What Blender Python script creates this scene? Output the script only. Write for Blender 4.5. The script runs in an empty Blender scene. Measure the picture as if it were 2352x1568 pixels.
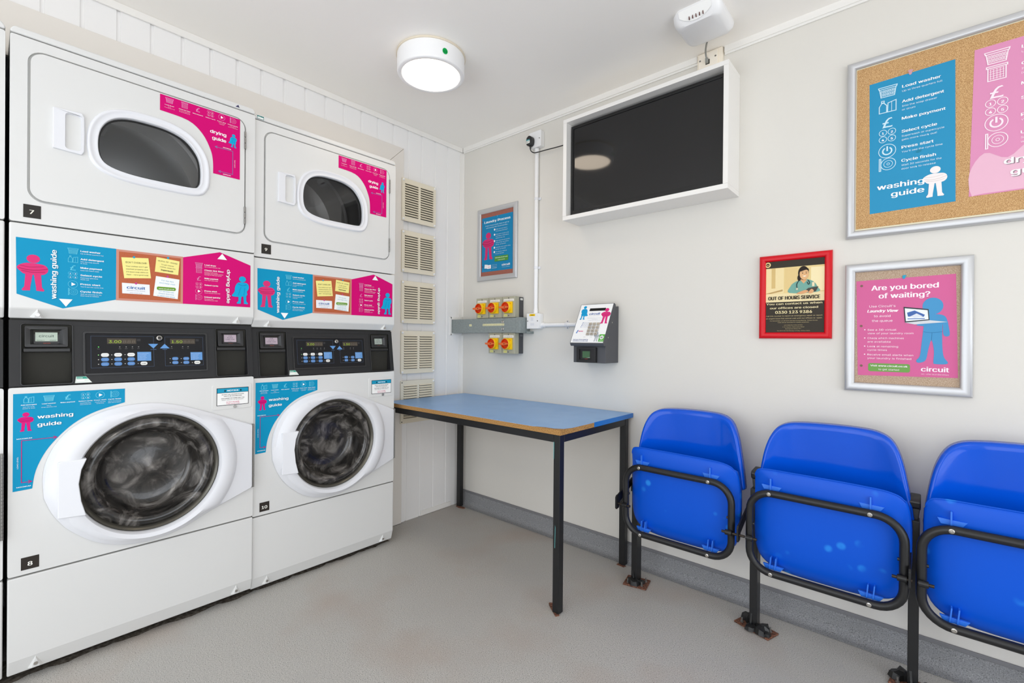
import bpy, bmesh, math, random
import numpy as np
from mathutils import Vector, Matrix
from mathutils.geometry import tessellate_polygon
random.seed(7)
SC = bpy.context.scene
COL = SC.collection
PI = math.pi

# ------------------------------------------------------------------ camera
F_PX = 1069.18
CX, CY, CZ = 2.2602, -2.0659, 1.0614
YAW, PITCH, ROLL = 0.722745, -0.002674, 0.008096
def cam_axes():
    Fv = Vector((-math.sin(YAW)*math.cos(PITCH), math.cos(YAW)*math.cos(PITCH), math.sin(PITCH)))
    R = Fv.cross(Vector((0, 0, 1))).normalized(); U = R.cross(Fv)
    return R*math.cos(ROLL)+U*math.sin(ROLL), U*math.cos(ROLL)-R*math.sin(ROLL), Fv
_R, _U, _F = cam_axes()
cam_data = bpy.data.cameras.new('camera')
cam = bpy.data.objects.new('camera', cam_data); COL.objects.link(cam)
cam_data.sensor_fit = 'HORIZONTAL'; cam_data.sensor_width = 36.0
cam_data.lens = F_PX/2352*36
cam_data.clip_start = 0.02
_B = -_F
cam.matrix_world = Matrix(((_R.x, _U.x, _B.x, CX), (_R.y, _U.y, _B.y, CY), (_R.z, _U.z, _B.z, CZ), (0, 0, 0, 1)))
SC.camera = cam

# ------------------------------------------------------------------ world, lights, exposure
SC.view_settings.view_transform = 'Standard'
SC.view_settings.look = 'None'
SC.view_settings.gamma = 1.0
SC.view_settings.exposure = 0.08
SC.view_settings.use_curve_mapping = False
try:
    SC.cycles.use_denoising = True
    SC.cycles.max_bounces = 12; SC.cycles.diffuse_bounces = 8; SC.cycles.transparent_max_bounces = 12
    SC.cycles.sample_clamp_indirect = 4.0
    SC.cycles.caustics_reflective = False; SC.cycles.caustics_refractive = False
except Exception:
    pass
world = bpy.data.worlds.new('sky'); SC.world = world
world.use_nodes = True
world.node_tree.nodes['Background'].inputs[0].default_value = (0.75, 0.87, 1.0, 1)
world.node_tree.nodes['Background'].inputs[1].default_value = 1.2

LAMP_EMIT = 9.0
def area(name, loc, target, sx, sy, power, color, shape='RECTANGLE'):
    d = bpy.data.lights.new(name, 'AREA'); d.shape = shape; d.size = sx
    if shape == 'RECTANGLE': d.size_y = sy
    d.energy = power; d.color = color
    o = bpy.data.objects.new(name, d); COL.objects.link(o)
    o.location = loc
    o.rotation_euler = (Vector(target)-Vector(loc)).to_track_quat('-Z', 'Y').to_euler()
    return o
RX, RY, RZ = 4.3, -3.6, 2.305           # room extent (x to RX, y to RY) and ceiling height
# the other round lamps of the room, further back along the ceiling, and broad area lights added as fill in two enlarged, unseen windows
def globe(name, loc, r, power, color):
    d = bpy.data.lights.new(name, 'POINT'); d.shadow_soft_size = r; d.energy = power; d.color = color
    o = bpy.data.objects.new(name, d); COL.objects.link(o); o.location = loc
globe('lamp_light', (2.0, -2.75, RZ-0.20), 0.12, 7, (1.0, 0.95, 0.88))
globe('lamp_light', (3.7, -2.9, RZ-0.20), 0.12, 6.5, (1.0, 0.95, 0.88))
area('window_fill', (1.60, RY-0.06, 1.00), (1.60, 0, 0.85), 2.7, 1.9, 33, (0.96, 0.97, 1.0))
area('window_fill', (RX+0.06, -1.9, 0.95), (0, -1.9, 0.70), 2.8, 1.8, 38, (0.96, 0.97, 1.0))  # added fill for the machine fronts, from the opposite wall

# ------------------------------------------------------------------ materials
def lin(h):
    h = h.lstrip('#')
    out = []
    for i in (0, 2, 4):
        c = int(h[i:i+2], 16)/255
        out.append(c/12.92 if c <= 0.04045 else ((c+0.055)/1.055)**2.4)
    return tuple(out)+(1,)
_M = {}
def mat(name, hexc, rough=0.5, metal=0.0, spec=0.5, coat=0.0, bump=0.0, bscale=300.0, emit=0.0):
    if name in _M: return _M[name]
    m = bpy.data.materials.new(name); m.use_nodes = True
    nt = m.node_tree; b = nt.nodes['Principled BSDF']
    b.inputs['Base Color'].default_value = lin(hexc)
    b.inputs['Roughness'].default_value = rough; b.inputs['Metallic'].default_value = metal
    b.inputs['Specular IOR Level'].default_value = spec; b.inputs['Coat Weight'].default_value = coat
    if emit:
        b.inputs['Emission Color'].default_value = lin(hexc); b.inputs['Emission Strength'].default_value = emit
    if bump:
        tc = nt.nodes.new('ShaderNodeTexCoord'); n = nt.nodes.new('ShaderNodeTexNoise'); bp = nt.nodes.new('ShaderNodeBump')
        n.inputs['Scale'].default_value = bscale; n.inputs['Detail'].default_value = 3
        bp.inputs['Strength'].default_value = bump; bp.inputs['Distance'].default_value = 0.002
        nt.links.new(tc.outputs['Object'], n.inputs['Vector']); nt.links.new(n.outputs['Fac'], bp.inputs['Height'])
        nt.links.new(bp.outputs['Normal'], b.inputs['Normal'])
    _M[name] = m; return m
def ink(hexc, rough=0.38):
    return mat('ink_'+hexc.strip('#')+('' if rough == 0.38 else '_%d' % int(rough*100)), hexc, rough, 0, 0.12)
def speckle(name, cols, scale=300.0, rough=0.8, big=None, bump=0.0, pos=None):
    """noise speckle through a colour ramp; big=(hex, scale, lo, hi, amount) adds large soft stains"""
    if name in _M: return _M[name]
    m = bpy.data.materials.new(name); m.use_nodes = True
    nt = m.node_tree; b = nt.nodes['Principled BSDF']; L = nt.links
    b.inputs['Roughness'].default_value = rough
    tc = nt.nodes.new('ShaderNodeTexCoord')
    n = nt.nodes.new('ShaderNodeTexNoise'); n.inputs['Scale'].default_value = scale; n.inputs['Detail'].default_value = 2
    r = nt.nodes.new('ShaderNodeValToRGB')
    pos = pos or [0.3+0.4*i/(len(cols)-1) for i in range(len(cols))]
    el = r.color_ramp.elements
    while len(el) < len(cols): el.new(0.5)
    for e, c, p in zip(el, cols, pos): e.position = p; e.color = lin(c)
    L.new(tc.outputs['Object'], n.inputs['Vector']); L.new(n.outputs['Fac'], r.inputs['Fac'])
    src = r.outputs['Color']
    for (hx, s2, lo, hi, amt) in (big or []):
        n2 = nt.nodes.new('ShaderNodeTexNoise'); n2.inputs['Scale'].default_value = s2; n2.inputs['Detail'].default_value = 4
        mp = nt.nodes.new('ShaderNodeMapRange'); mp.inputs[1].default_value = lo; mp.inputs[2].default_value = hi; mp.inputs[4].default_value = amt
        mx = nt.nodes.new('ShaderNodeMix'); mx.data_type = 'RGBA'; mx.inputs[7].default_value = lin(hx)
        L.new(tc.outputs['Object'], n2.inputs['Vector']); L.new(n2.outputs['Fac'], mp.inputs[0]); L.new(mp.outputs[0], mx.inputs[0])
        L.new(src, mx.inputs[6]); src = mx.outputs[2]
    L.new(src, b.inputs['Base Color'])
    if bump:
        bp = nt.nodes.new('ShaderNodeBump'); bp.inputs['Strength'].default_value = bump; bp.inputs['Distance'].default_value = 0.002
        L.new(n.outputs['Fac'], bp.inputs['Height']); L.new(bp.outputs['Normal'], b.inputs['Normal'])
    _M[name] = m; return m
def clear_glass(name, tint='#ffffff', refl=0.12, rough=0.02):
    if name in _M: return _M[name]
    m = bpy.data.materials.new(name); m.use_nodes = True
    nt = m.node_tree; nt.nodes.clear(); L = nt.links
    o = nt.nodes.new('ShaderNodeOutputMaterial'); mx = nt.nodes.new('ShaderNodeMixShader')
    t = nt.nodes.new('ShaderNodeBsdfTransparent'); g = nt.nodes.new('ShaderNodeBsdfGlossy')
    lw = nt.nodes.new('ShaderNodeFresnel'); lw.inputs[0].default_value = 1.45
    t.inputs[0].default_value = lin(tint); g.inputs['Roughness'].default_value = rough
    L.new(lw.outputs[0], mx.inputs[0]); L.new(t.outputs[0], mx.inputs[1]); L.new(g.outputs[0], mx.inputs[2]); L.new(mx.outputs[0], o.inputs[0])
    _M[name] = m; return m
def smeared_glass(name, seed):
    """wet dark porthole glass: swirling grey water smears on a glossy dark bowl"""
    if name in _M: return _M[name]
    m = bpy.data.materials.new(name); m.use_nodes = True
    nt = m.node_tree; b = nt.nodes['Principled BSDF']; L = nt.links
    tc = nt.nodes.new('ShaderNodeTexCoord'); mp = nt.nodes.new('ShaderNodeMapping')
    mp.inputs['Location'].default_value = (seed*3.1, seed*1.7, seed*2.3); mp.inputs['Scale'].default_value = (1, 1.0, 1.0)
    mp.inputs['Rotation'].default_value = (0.6, 0, 0)
    n = nt.nodes.new('ShaderNodeTexNoise'); n.inputs['Scale'].default_value = 8.0; n.inputs['Detail'].default_value = 5; n.inputs['Distortion'].default_value = 2.4
    n.inputs['Roughness'].default_value = 0.55
    r = nt.nodes.new('ShaderNodeValToRGB'); el = r.color_ramp.elements; el.new(0.55); el.new(0.75)
    for e, p, c in zip(el, (0.34, 0.50, 0.63, 0.80), ('#141312', '#35322f', '#6e6a66', '#a29e99')): e.position = p; e.color = lin(c)
    n3 = nt.nodes.new('ShaderNodeTexNoise'); n3.inputs['Scale'].default_value = 120; n3.inputs['Detail'].default_value = 2
    bp = nt.nodes.new('ShaderNodeBump'); bp.inputs['Strength'].default_value = 0.12; bp.inputs['Distance'].default_value = 0.002
    L.new(tc.outputs['Object'], mp.inputs[0]); L.new(mp.outputs[0], n.inputs['Vector']); L.new(n.outputs['Fac'], r.inputs[0])
    L.new(r.outputs[0], b.inputs['Base Color']); L.new(tc.outputs['Object'], n3.inputs['Vector']); L.new(n3.outputs['Fac'], bp.inputs['Height'])
    L.new(bp.outputs[0], b.inputs['Normal'])
    b.inputs['Roughness'].default_value = 0.22; b.inputs['Coat Weight'].default_value = 0.25; b.inputs['Coat Roughness'].default_value = 0.03
    _M[name] = m; return m
def spotted_plastic(name, base, spot, seed):
    if name in _M: return _M[name]
    m = bpy.data.materials.new(name); m.use_nodes = True
    nt = m.node_tree; b = nt.nodes['Principled BSDF']; L = nt.links
    tc = nt.nodes.new('ShaderNodeTexCoord'); mp = nt.nodes.new('ShaderNodeMapping'); mp.inputs['Location'].default_value = (seed, seed*2, seed*3)
    v = nt.nodes.new('ShaderNodeTexVoronoi'); v.inputs['Scale'].default_value = 16; v.inputs['Randomness'].default_value = 1
    rg = nt.nodes.new('ShaderNodeMapRange'); rg.inputs[1].default_value = 0.24; rg.inputs[2].default_value = 0.12; rg.inputs[4].default_value = 0.9
    n = nt.nodes.new('ShaderNodeTexNoise'); n.inputs['Scale'].default_value = 7
    r2 = nt.nodes.new('ShaderNodeMapRange'); r2.inputs[1].default_value = 0.54; r2.inputs[2].default_value = 0.66
    mu = nt.nodes.new('ShaderNodeMath'); mu.operation = 'MULTIPLY'
    mx = nt.nodes.new('ShaderNodeMix'); mx.data_type = 'RGBA'; mx.inputs[6].default_value = lin(base); mx.inputs[7].default_value = lin(spot)
    L.new(tc.outputs['Object'], mp.inputs[0]); L.new(mp.outputs[0], v.inputs['Vector']); L.new(mp.outputs[0], n.inputs['Vector'])
    L.new(v.outputs['Distance'], rg.inputs[0]); L.new(n.outputs['Fac'], r2.inputs[0]); L.new(rg.outputs[0], mu.inputs[0]); L.new(r2.outputs[0], mu.inputs[1])
    L.new(mu.outputs[0], mx.inputs[0]); L.new(mx.outputs[2], b.inputs['Base Color'])
    b.inputs['Roughness'].default_value = 0.36; b.inputs['Specular IOR Level'].default_value = 0.2
    _M[name] = m; return m

WALL = mat('wall_paint', '#d9d6cf', 0.6, spec=0.25, bump=0.10, bscale=90)
CEIL = mat('ceiling_paint', '#f6f3ee', 0.7, bump=0.05, bscale=60)
PVC = mat('white_cladding', '#ebeae9', 0.35)
TRIMW = mat('white_trim', '#eae8e4', 0.35)
CREAMTRIM = mat('warm_white_board', '#ded9d2', 0.5)
ENAMEL = mat('white_enamel', '#d9d9d7', 0.30, spec=0.35, bump=0.02, bscale=250)
WPLAST = mat('white_plastic', '#ececec', 0.35)
WPLAST2 = mat('white_moulded_plastic', '#dfe0e4', 0.38)
GAP = mat('dark_gap', '#26251f', 0.8)
CONS = mat('black_console_plastic', '#242425', 0.5, spec=.35, bump=0.08, bscale=700)
CONS2 = mat('black_smooth_plastic', '#1f1f20', 0.38)
BLACKM = mat('black_paint', '#1b1b1c', 0.38, spec=0.4)
CHROME = mat('bare_steel', '#b8b5b0', 0.3, metal=1)
DULLM = mat('dull_hinge_metal', '#8a8884', 0.45, metal=0.8)
ALU = mat('satin_aluminium', '#c6c7c9', 0.42, metal=0.55)
BLUEP = '#0350cb'
CORK = speckle('cork', ['#8f6840', '#c09663', '#dcbb8c'], 650, 0.9)
CORKP = speckle('faded_cork', ['#94785f', '#b39b84', '#cbb8a4'], 520, 0.85)
CORKR = speckle('red_cork', ['#7e4438', '#965a4c', '#a86c5c'], 600, 0.85)
CORKO = speckle('orange_cork', ['#a24a25', '#b4572e', '#c0663a'], 900, 0.6)
FLOORM = speckle('grey_safety_vinyl', ['#5f5c58', '#acaaa5', '#bbb8b3', '#e8e6e2'], 330, 0.55,
                 [('#a8978b', 2.3, 0.52, 0.72, 0.5), ('#a9a7a4', 1.4, 0.5, 0.7, 0.5)], bump=0.15, pos=[0.28, 0.42, 0.62, 0.80])
COVEM = speckle('grey_cove_vinyl', ['#4f5052', '#828385', '#8e8f91', '#b6b6b6'], 330, 0.8, None, bump=0.12, pos=[0.28, 0.42, 0.62, 0.80])
CHIP = speckle('raw_chipboard', ['#6e4a22', '#a97d45', '#c49a62'], 350, 0.9)
RUST = speckle('rusted_steel', ['#2e1c14', '#6b4433', '#8a5d48'], 160, 0.9, bump=0.5)
TAPE = mat('torn_black_film', '#1a1a1a', 0.4, bump=0.6, bscale=60)

# ------------------------------------------------------------------ object helpers
def tag(o, label=None, cat=None, group=None, kind=None):
    if label: o['label'] = label
    if cat: o['category'] = cat
    if group: o['group'] = group
    if kind: o['kind'] = kind
    return o
def thing(name, loc, label, cat, group=None):
    o = bpy.data.objects.new(name, None); COL.objects.link(o); o.location = loc; o.empty_display_size = 0.1
    return tag(o, label, cat, group)
def copy_tree(o, parent=None, skip=()):
    c = o.copy(); COL.objects.link(c); c.parent = parent
    for ch in list(o.children):
        if ch.name.split('.')[0] in skip: continue
        copy_tree(ch, c, skip)
    return c
class Frame:
    def __init__(s, o, r, u):
        s.o = Vector(o); s.r = Vector(r).normalized(); s.u = Vector(u).normalized(); s.n = s.r.cross(s.u)
    def __call__(s, p): return s.o+s.r*p[0]+s.u*p[1]+s.n*p[2]
FW = Frame((0, 0, 0), (1, 0, 0), (0, 0, 1))       # right wall: (x, z, distance from wall)
FL = Frame((0, 0, 0), (0, 1, 0), (0, 0, 1))       # left wall / machine fronts: (y, z, distance from wall)
FC = Frame((0, 0, RZ), (0, 1, 0), (1, 0, 0))      # ceiling: (y, x, distance below)
FF = Frame((0, 0, 0), (1, 0, 0), (0, 1, 0))       # floor: (x, y, height)

def rrect(u0, u1, v0, v1, r, n=6):
    out = []
    for cx, cy, a in ((u1-r, v0+r, -90), (u1-r, v1-r, 0), (u0+r, v1-r, 90), (u0+r, v0+r, 180)):
        for i in range(n+1):
            t = math.radians(a+90*i/n); out.append((cx+r*math.cos(t), cy+r*math.sin(t)))
    return out
def ell(cx, cy, rx, ry=None, n=32):
    ry = ry or rx
    return [(cx+rx*math.cos(2*PI*i/n), cy+ry*math.sin(2*PI*i/n)) for i in range(n)]
def spline(pts, k=6, closed=True):
    out = []; N = len(pts)
    rng = range(N) if closed else range(N-1)
    for i in rng:
        if closed: p = [pts[(i+j-1) % N] for j in range(4)]
        else: p = [pts[max(0, min(N-1, i+j-1))] for j in range(4)]
        for s in range(k):
            t = s/k; t2 = t*t; t3 = t2*t
            out.append(tuple(0.5*(2*p[1][d]+(p[2][d]-p[0][d])*t+(2*p[0][d]-5*p[1][d]+4*p[2][d]-p[3][d])*t2+(3*p[1][d]-p[0][d]-3*p[2][d]+p[3][d])*t3) for d in range(len(p[1]))))
    if not closed: out.append(tuple(pts[-1]))
    return out
def inset(loop, d):
    n = len(loop); out = []
    for i in range(n):
        a, b, c = Vector(loop[i-1]), Vector(loop[i]), Vector(loop[(i+1) % n])
        e1 = (b-a).normalized() if (b-a).length > 1e-9 else (c-b).normalized(); e2 = (c-b).normalized() if (c-b).length > 1e-9 else e1
        nn = Vector((-(e1.y+e2.y), e1.x+e2.x))
        nn = nn.normalized() if nn.length > 1e-6 else Vector((-e1.y, e1.x))
        k = max(0.5, nn.dot(Vector((-e1.y, e1.x))))
        out.append(tuple(b+nn*(d/k)))
    return out

class G:
    def __init__(s, fr=FW): s.fr = fr; s.v = []; s.f = []; s.m = []
    def V(s, p): s.v.append(s.fr(p)); return len(s.v)-1
    def F(s, idx, m=0): s.f.append(tuple(idx)); s.m.append(m)
    def box(s, u0, u1, v0, v1, w0, w1, m=0, mf=None):
        i = [s.V((u, v, w)) for w in (w0, w1) for v in (v0, v1) for u in (u0, u1)]
        for q in ((0, 2, 3, 1), (0, 1, 5, 4), (1, 3, 7, 5), (3, 2, 6, 7), (2, 0, 4, 6)): s.F([i[k] for k in q], m)
        s.F([i[k] for k in (4, 5, 7, 6)], m if mf is None else mf)
        return s
    def prism(s, loop, w0, w1, holes=(), m=0, back=True, mb=None, mf=None):
        loops = [list(loop)]+[list(h) for h in holes]
        flat = [p for l in loops for p in l]
        tris = tessellate_polygon([[Vector((p[0], p[1], 0)) for p in l] for l in loops])
        A = [s.V((p[0], p[1], w0)) for p in flat]; B = [s.V((p[0], p[1], w1)) for p in flat]
        if not holes:
            s.F(B, m if mf is None else mf)
            if back: s.F(A[::-1], m if mb is None else mb)
        else:
            for t in tris:
                s.F([B[k] for k in t], m if mf is None else mf)
                if back: s.F([A[k] for k in t][::-1], m if mb is None else mb)
        k = 0
        for l in loops:
            n = len(l)
            for i in range(n):
                a, b = k+i, k+(i+1) % n
                s.F((A[a], A[b], B[b], B[a]), m)
            k += n
        return s
    def loft(s, loops, cap0=False, cap1=False, m=0, closed=True):
        ids = [[s.V(p) for p in l] for l in loops]
        n = len(ids[0])
        for a, b in zip(ids, ids[1:]):
            for i in range(n if closed else n-1):
                j = (i+1) % n
                s.F((a[i], a[j], b[j], b[i]), m)
        if cap0: s.F(ids[0][::-1], m)
        if cap1: s.F(ids[-1], m)
        return s
    def lathe(s, cu, cv, prof, n=32, m=0, cap0=False, cap1=False):
        return s.loft([[(cu+r*math.cos(2*PI*i/n), cv+r*math.sin(2*PI*i/n), w) for i in range(n)] for r, w in prof], cap0, cap1, m)
    def cyl(s, a, b, r, n=14, m=0, r2=None):
        return s.tube([a, b], r, n, m, r2=r2)
    def tube(s, path, r, n=10, m=0, closed=False, r2=None):
        P = [Vector(p) for p in path]; N = len(P); loops = []
        t0 = (P[1]-P[0]).normalized()
        up = Vector((0, 0, 1)) if abs(t0.z) < 0.9 else Vector((1, 0, 0))
        x = t0.cross(up).normalized()
        for i in range(N):
            if closed: t = (P[(i+1) % N]-P[i-1]).normalized()
            else: t = (P[min(i+1, N-1)]-P[max(i-1, 0)]).normalized()
            x = (x-t*x.dot(t)).normalized(); y = t.cross(x)
            rr = r if r2 is None else r+(r2-r)*i/(N-1)
            loops.append([tuple(P[i]+x*rr*math.cos(2*PI*k/n)+y*rr*math.sin(2*PI*k/n)) for k in range(n)])
        if closed: loops.append(loops[0])
        return s.loft(loops, not closed, not closed, m)
    def build(s, name, mats, parent=None, bevel=0.0, seg=2, smooth=40, kind=None, world=True, recalc=True, solid=0.0, label=None):
        me = bpy.data.meshes.new(name)
        off = Vector((0, 0, 0))
        if world and parent is not None:
            p = parent
            while p is not None: off += Vector(p.location); p = p.parent
        me.from_pydata([tuple(v-off) for v in s.v], [], s.f)
        if not isinstance(mats, (list, tuple)): mats = [mats]
        for mm in mats: me.materials.append(mm)
        me.polygons.foreach_set('material_index', s.m)
        bm = bmesh.new(); bm.from_mesh(me)
        bmesh.ops.remove_doubles(bm, verts=bm.verts, dist=1e-6)
        if recalc: bmesh.ops.recalc_face_normals(bm, faces=bm.faces)
        bm.to_mesh(me); bm.free()
        if smooth:
            me.polygons.foreach_set('use_smooth', [True]*len(me.polygons))
            me.set_sharp_from_angle(angle=math.radians(smooth))
        o = bpy.data.objects.new(name, me); COL.objects.link(o); o.parent = parent
        if solid:
            md = o.modifiers.new('thick', 'SOLIDIFY'); md.thickness = solid; md.offset = 0
        if bevel:
            md = o.modifiers.new('edge', 'BEVEL'); md.width = bevel; md.segments = seg; md.limit_method = 'ANGLE'; md.angle_limit = math.radians(35)
            md.harden_normals = True
        if kind: o['kind'] = kind
        if label: o['label'] = label
        return o

# ------------------------------------------------------------------ flat printing (stickers, posters, labels)
_TX = {}
try:                                       # Blender's own bundled sans-serif face; else its built-in font
    SANS = bpy.data.fonts.load(bpy.utils.system_resource('DATAFILES', path='fonts')+'/Inter.woff2')
except Exception:
    SANS = None
def text_mesh(s, bold, fine=True):
    key = (s, bold, fine)
    if key in _TX: return _TX[key]
    cu = bpy.data.curves.new('t', 'FONT'); cu.body = s; cu.size = 1; cu.resolution_u = 3
    cu.offset = 0.020 if bold and SANS is None else 0.0
    if SANS is not None and '\u00a3' not in s: cu.font = SANS
    ob = bpy.data.objects.new('t', cu); COL.objects.link(ob)
    dg = bpy.context.evaluated_depsgraph_get()
    me = bpy.data.meshes.new_from_object(ob.evaluated_get(dg))
    vs = [(v.co.x, v.co.y) for v in me.vertices]; fs = [tuple(p.vertices) for p in me.polygons]
    bpy.data.objects.remove(ob); bpy.data.curves.remove(cu); bpy.data.meshes.remove(me)
    if vs: x0 = min(v[0] for v in vs); x1 = max(v[0] for v in vs)
    else: x0 = x1 = 0
    # letters whose outlines overlap themselves: lift one of each pair of overlapping triangles a hair
    lift = []
    if vs and fine:
        tri = [(f[0], f[k], f[k+1]) for f in fs for k in range(1, len(f)-1)]
        V = np.array(vs); Tn = np.array(tri)
        A, B, C = V[Tn[:, 0]], V[Tn[:, 1]], V[Tn[:, 2]]
        ar = (B-A)[:, 0]*(C-A)[:, 1]-(B-A)[:, 1]*(C-A)[:, 0]
        ok = np.abs(ar) > 1e-7; A, B, C, Tn, ar = A[ok], B[ok], C[ok], Tn[ok], ar[ok]
        over = np.zeros(len(Tn), bool); idx = np.arange(len(Tn))
        for wa, wb, wc in ((1/3, 1/3, 1/3), (.8, .1, .1), (.1, .8, .1), (.1, .1, .8), (.45, .45, .1), (.1, .45, .45), (.45, .1, .45)):
            P = A*wa+B*wb+C*wc
            def cr(p, a, b): return (b[None, :, 0]-a[None, :, 0])*(p[:, None, 1]-a[None, :, 1])-(b[None, :, 1]-a[None, :, 1])*(p[:, None, 0]-a[None, :, 0])
            sg = np.sign(ar)[None, :]
            e = 1e-6
            ins = (cr(P, A, B)*sg > e) & (cr(P, B, C)*sg > e) & (cr(P, C, A)*sg > e)
            np.fill_diagonal(ins, False)
            i, j = np.nonzero(ins)
            over[np.maximum(i, j)] = True
        fs = [tuple(int(q) for q in (f if a > 0 else f[::-1])) for f, a in zip(Tn, ar)]
        lift = [int(q) for q in np.nonzero(over)[0]]
        n0 = len(vs); hi = []
        for k in lift:
            b = len(vs); vs += [vs[q] for q in fs[k]]; fs[k] = (b, b+1, b+2)
        lift = (n0, len(vs))
    _TX[key] = (vs, fs, x0, x1, lift); return _TX[key]
EPS = 0.00026
class Print:
    def __init__(s, fr, w0): s.fr = fr; s.w = w0; s.k = 0; s.n = 0; s.v = []; s.f = []; s.m = []; s.mats = []
    def mi(s, c):
        mm = c if not isinstance(c, str) else ink(c)
        if mm not in s.mats: s.mats.append(mm)
        return s.mats.index(mm)
    def up(s): s.k += 1; return s
    def raw(s, pts, faces, c, lift=None):
        s.n = (s.n+1) % 50; b = len(s.v); w = s.w+s.k*EPS+s.n*4.6e-6; i = s.mi(c)
        if lift: s.v += [s.fr((p[0], p[1], w+(2.5e-5*(1+(k-lift[0])//3 % 5) if lift[0] <= k < lift[1] else 0))) for k, p in enumerate(pts)]
        else: s.v += [s.fr((p[0], p[1], w)) for p in pts]
        for f in faces: s.f.append(tuple(b+q for q in f)); s.m.append(i)
    def poly(s, pts, c):
        t = tessellate_polygon([[Vector((p[0], p[1], 0)) for p in pts]]); s.raw(pts, [tuple(x) for x in t], c); return s
    def rect(s, u0, u1, v0, v1, c): return s.raw([(u0, v0), (u1, v0), (u1, v1), (u0, v1)], [(0, 1, 2, 3)], c)
    def ring(s, cx, cy, r0, r1, c, n=20, ky=1.0):
        a = ell(cx, cy, r0, r0*ky, n); b = ell(cx, cy, r1, r1*ky, n)
        s.raw(a+b, [(i, (i+1) % n, n+(i+1) % n, n+i) for i in range(n)], c)
    def line(s, pts, wd, c, closed=False):
        P = list(pts)+([pts[0]] if closed else [])
        for a, b in zip(P, P[1:]):
            d = Vector(b)-Vector(a)
            if d.length < 1e-9: continue
            n = Vector((-d.y, d.x)).normalized()*wd/2; e = d.normalized()*wd/2
            A, B = Vector(a)-e, Vector(b)+e
            s.raw([tuple(A-n), tuple(B-n), tuple(B+n), tuple(A+n)], [(0, 1, 2, 3)], c)
    def text(s, t, x, y, h, c, bold=True, w=None, align='l', rot=0, sx=1.12, shear=0.0):
        """x,y: baseline anchor; h: capital height; w: fit to this width"""
        vs, fs, x0, x1, lift = text_mesh(t, bold, h > 0.0052)
        if not vs: return
        k = h/0.70; kx = k*sx if w is None else w/max(1e-6, x1-x0)
        L = (x1-x0)*kx; o = {'l': 0, 'c': -L/2, 'r': -L}[align]
        ca, sa = math.cos(math.radians(rot)), math.sin(math.radians(rot))
        pts = []
        for px, py in vs:
            a = (px-x0)*kx+o+shear*py*k; b = py*k
            pts.append((x+a*ca-b*sa, y+a*sa+b*ca))
        s.raw(pts, fs, c, lift)
        if bold and SANS is not None and h > 0.003:      # heavier strokes: the same letters again, a hair to the side
            for d in (-.036*h*sx, .036*h*sx): s.n += 4; s.raw([(a+d*ca, b+d*sa) for a, b in pts], fs, c, lift)
    def build(s, name, parent, world=True, label=None):
        g = G(); g.v = s.v; g.f = s.f; g.m = s.m
        return g.build(name, s.mats, parent, smooth=0, world=world, recalc=False, label=label)

# small pictograms
def ic_basket(p, x, y, s, c):
    t = s*0.05
    p.line([(x-s*.5, y+s*.32), (x+s*.5, y+s*.32), (x+s*.47, y+s*.2), (x-s*.47, y+s*.2)], t, c, True)
    p.line([(x-s*.44, y+s*.2), (x-s*.36, y-s*.36), (x+s*.36, y-s*.36), (x+s*.44, y+s*.2)], t, c)
    for r in (0, 1):
        for k in range(7):
            a = x-s*.33+k*s*.11; b = y+s*.1-r*s*.22
            p.line([(a-s*.03, b), (a+s*.03, b), (a+s*.03, b-s*.15), (a-s*.03, b-s*.15)], t*.6, c, True)
def ic_bottle(p, x, y, s, c):
    t = s*0.05
    p.line([(x-s*.45, y-s*.42), (x-s*.05, y-s*.42), (x-s*.05, y+s*.05), (x-s*.2, y+s*.25), (x-s*.32, y+s*.25), (x-s*.45, y+s*.02)], t, c, True)
    p.line([(x-s*.33, y+s*.28), (x-s*.19, y+s*.28), (x-s*.19, y+s*.4), (x-s*.33, y+s*.4)], t, c, True)
    p.line([(x+s*.0, y-s*.42), (x+s*.45, y-s*.42), (x+s*.45, y+s*.3), (x+s*.02, y+s*.2)], t, c, True)
    p.line([(x+s*.22, y-s*.4), (x+s*.22, y+s*.24)], t*.6, c)
def ic_pound(p, x, y, s, c):
    p.text('\u00a3', x, y-s*.33, s*.66, c, False, w=s*.55, align='c')
def ic_grid(p, x, y, s, c):
    for dx, dy, t in ((-.24, .22, '1'), (.24, .22, '2'), (-.24, -.24, '4'), (.24, -.24, '5')):
        p.ring(x+dx*s, y+dy*s, s*.19, s*.225, c, 14); p.text(t, x+dx*s, y+dy*s-s*.1, s*.2, '#ffffff', True, align='c')
def ic_play(p, x, y, s, c):
    p.ring(x, y, s*.43, s*.47, c, 22); p.poly([(x-s*.13, y-s*.22), (x+s*.25, y), (x-s*.13, y+s*.22)], '#ffffff')
def ic_power(p, x, y, s, c):
    p.ring(x, y, s*.44, s*.48, c, 24)
    pts = [(x+s*.24*math.cos(t), y+s*.24*math.sin(t)) for t in [math.radians(130+280*i/14) for i in range(15)]]
    p.line(pts, s*.08, c); p.line([(x, y+s*.04), (x, y+s*.28)], s*.09, c)
def ic_door(p, x, y, s, c):
    p.ring(x+s*.06, y, s*.38, s*.42, c, 20); p.ring(x+s*.06, y, s*.22, s*.25, c, 16); p.ring(x+s*.06, y, s*.06, s*.09, c, 10)
    p.line([(x-s*.34, y-s*.42), (x-s*.42, y-s*.42), (x-s*.42, y+s*.42), (x-s*.34, y+s*.42)], s*.05, c, True)
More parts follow.
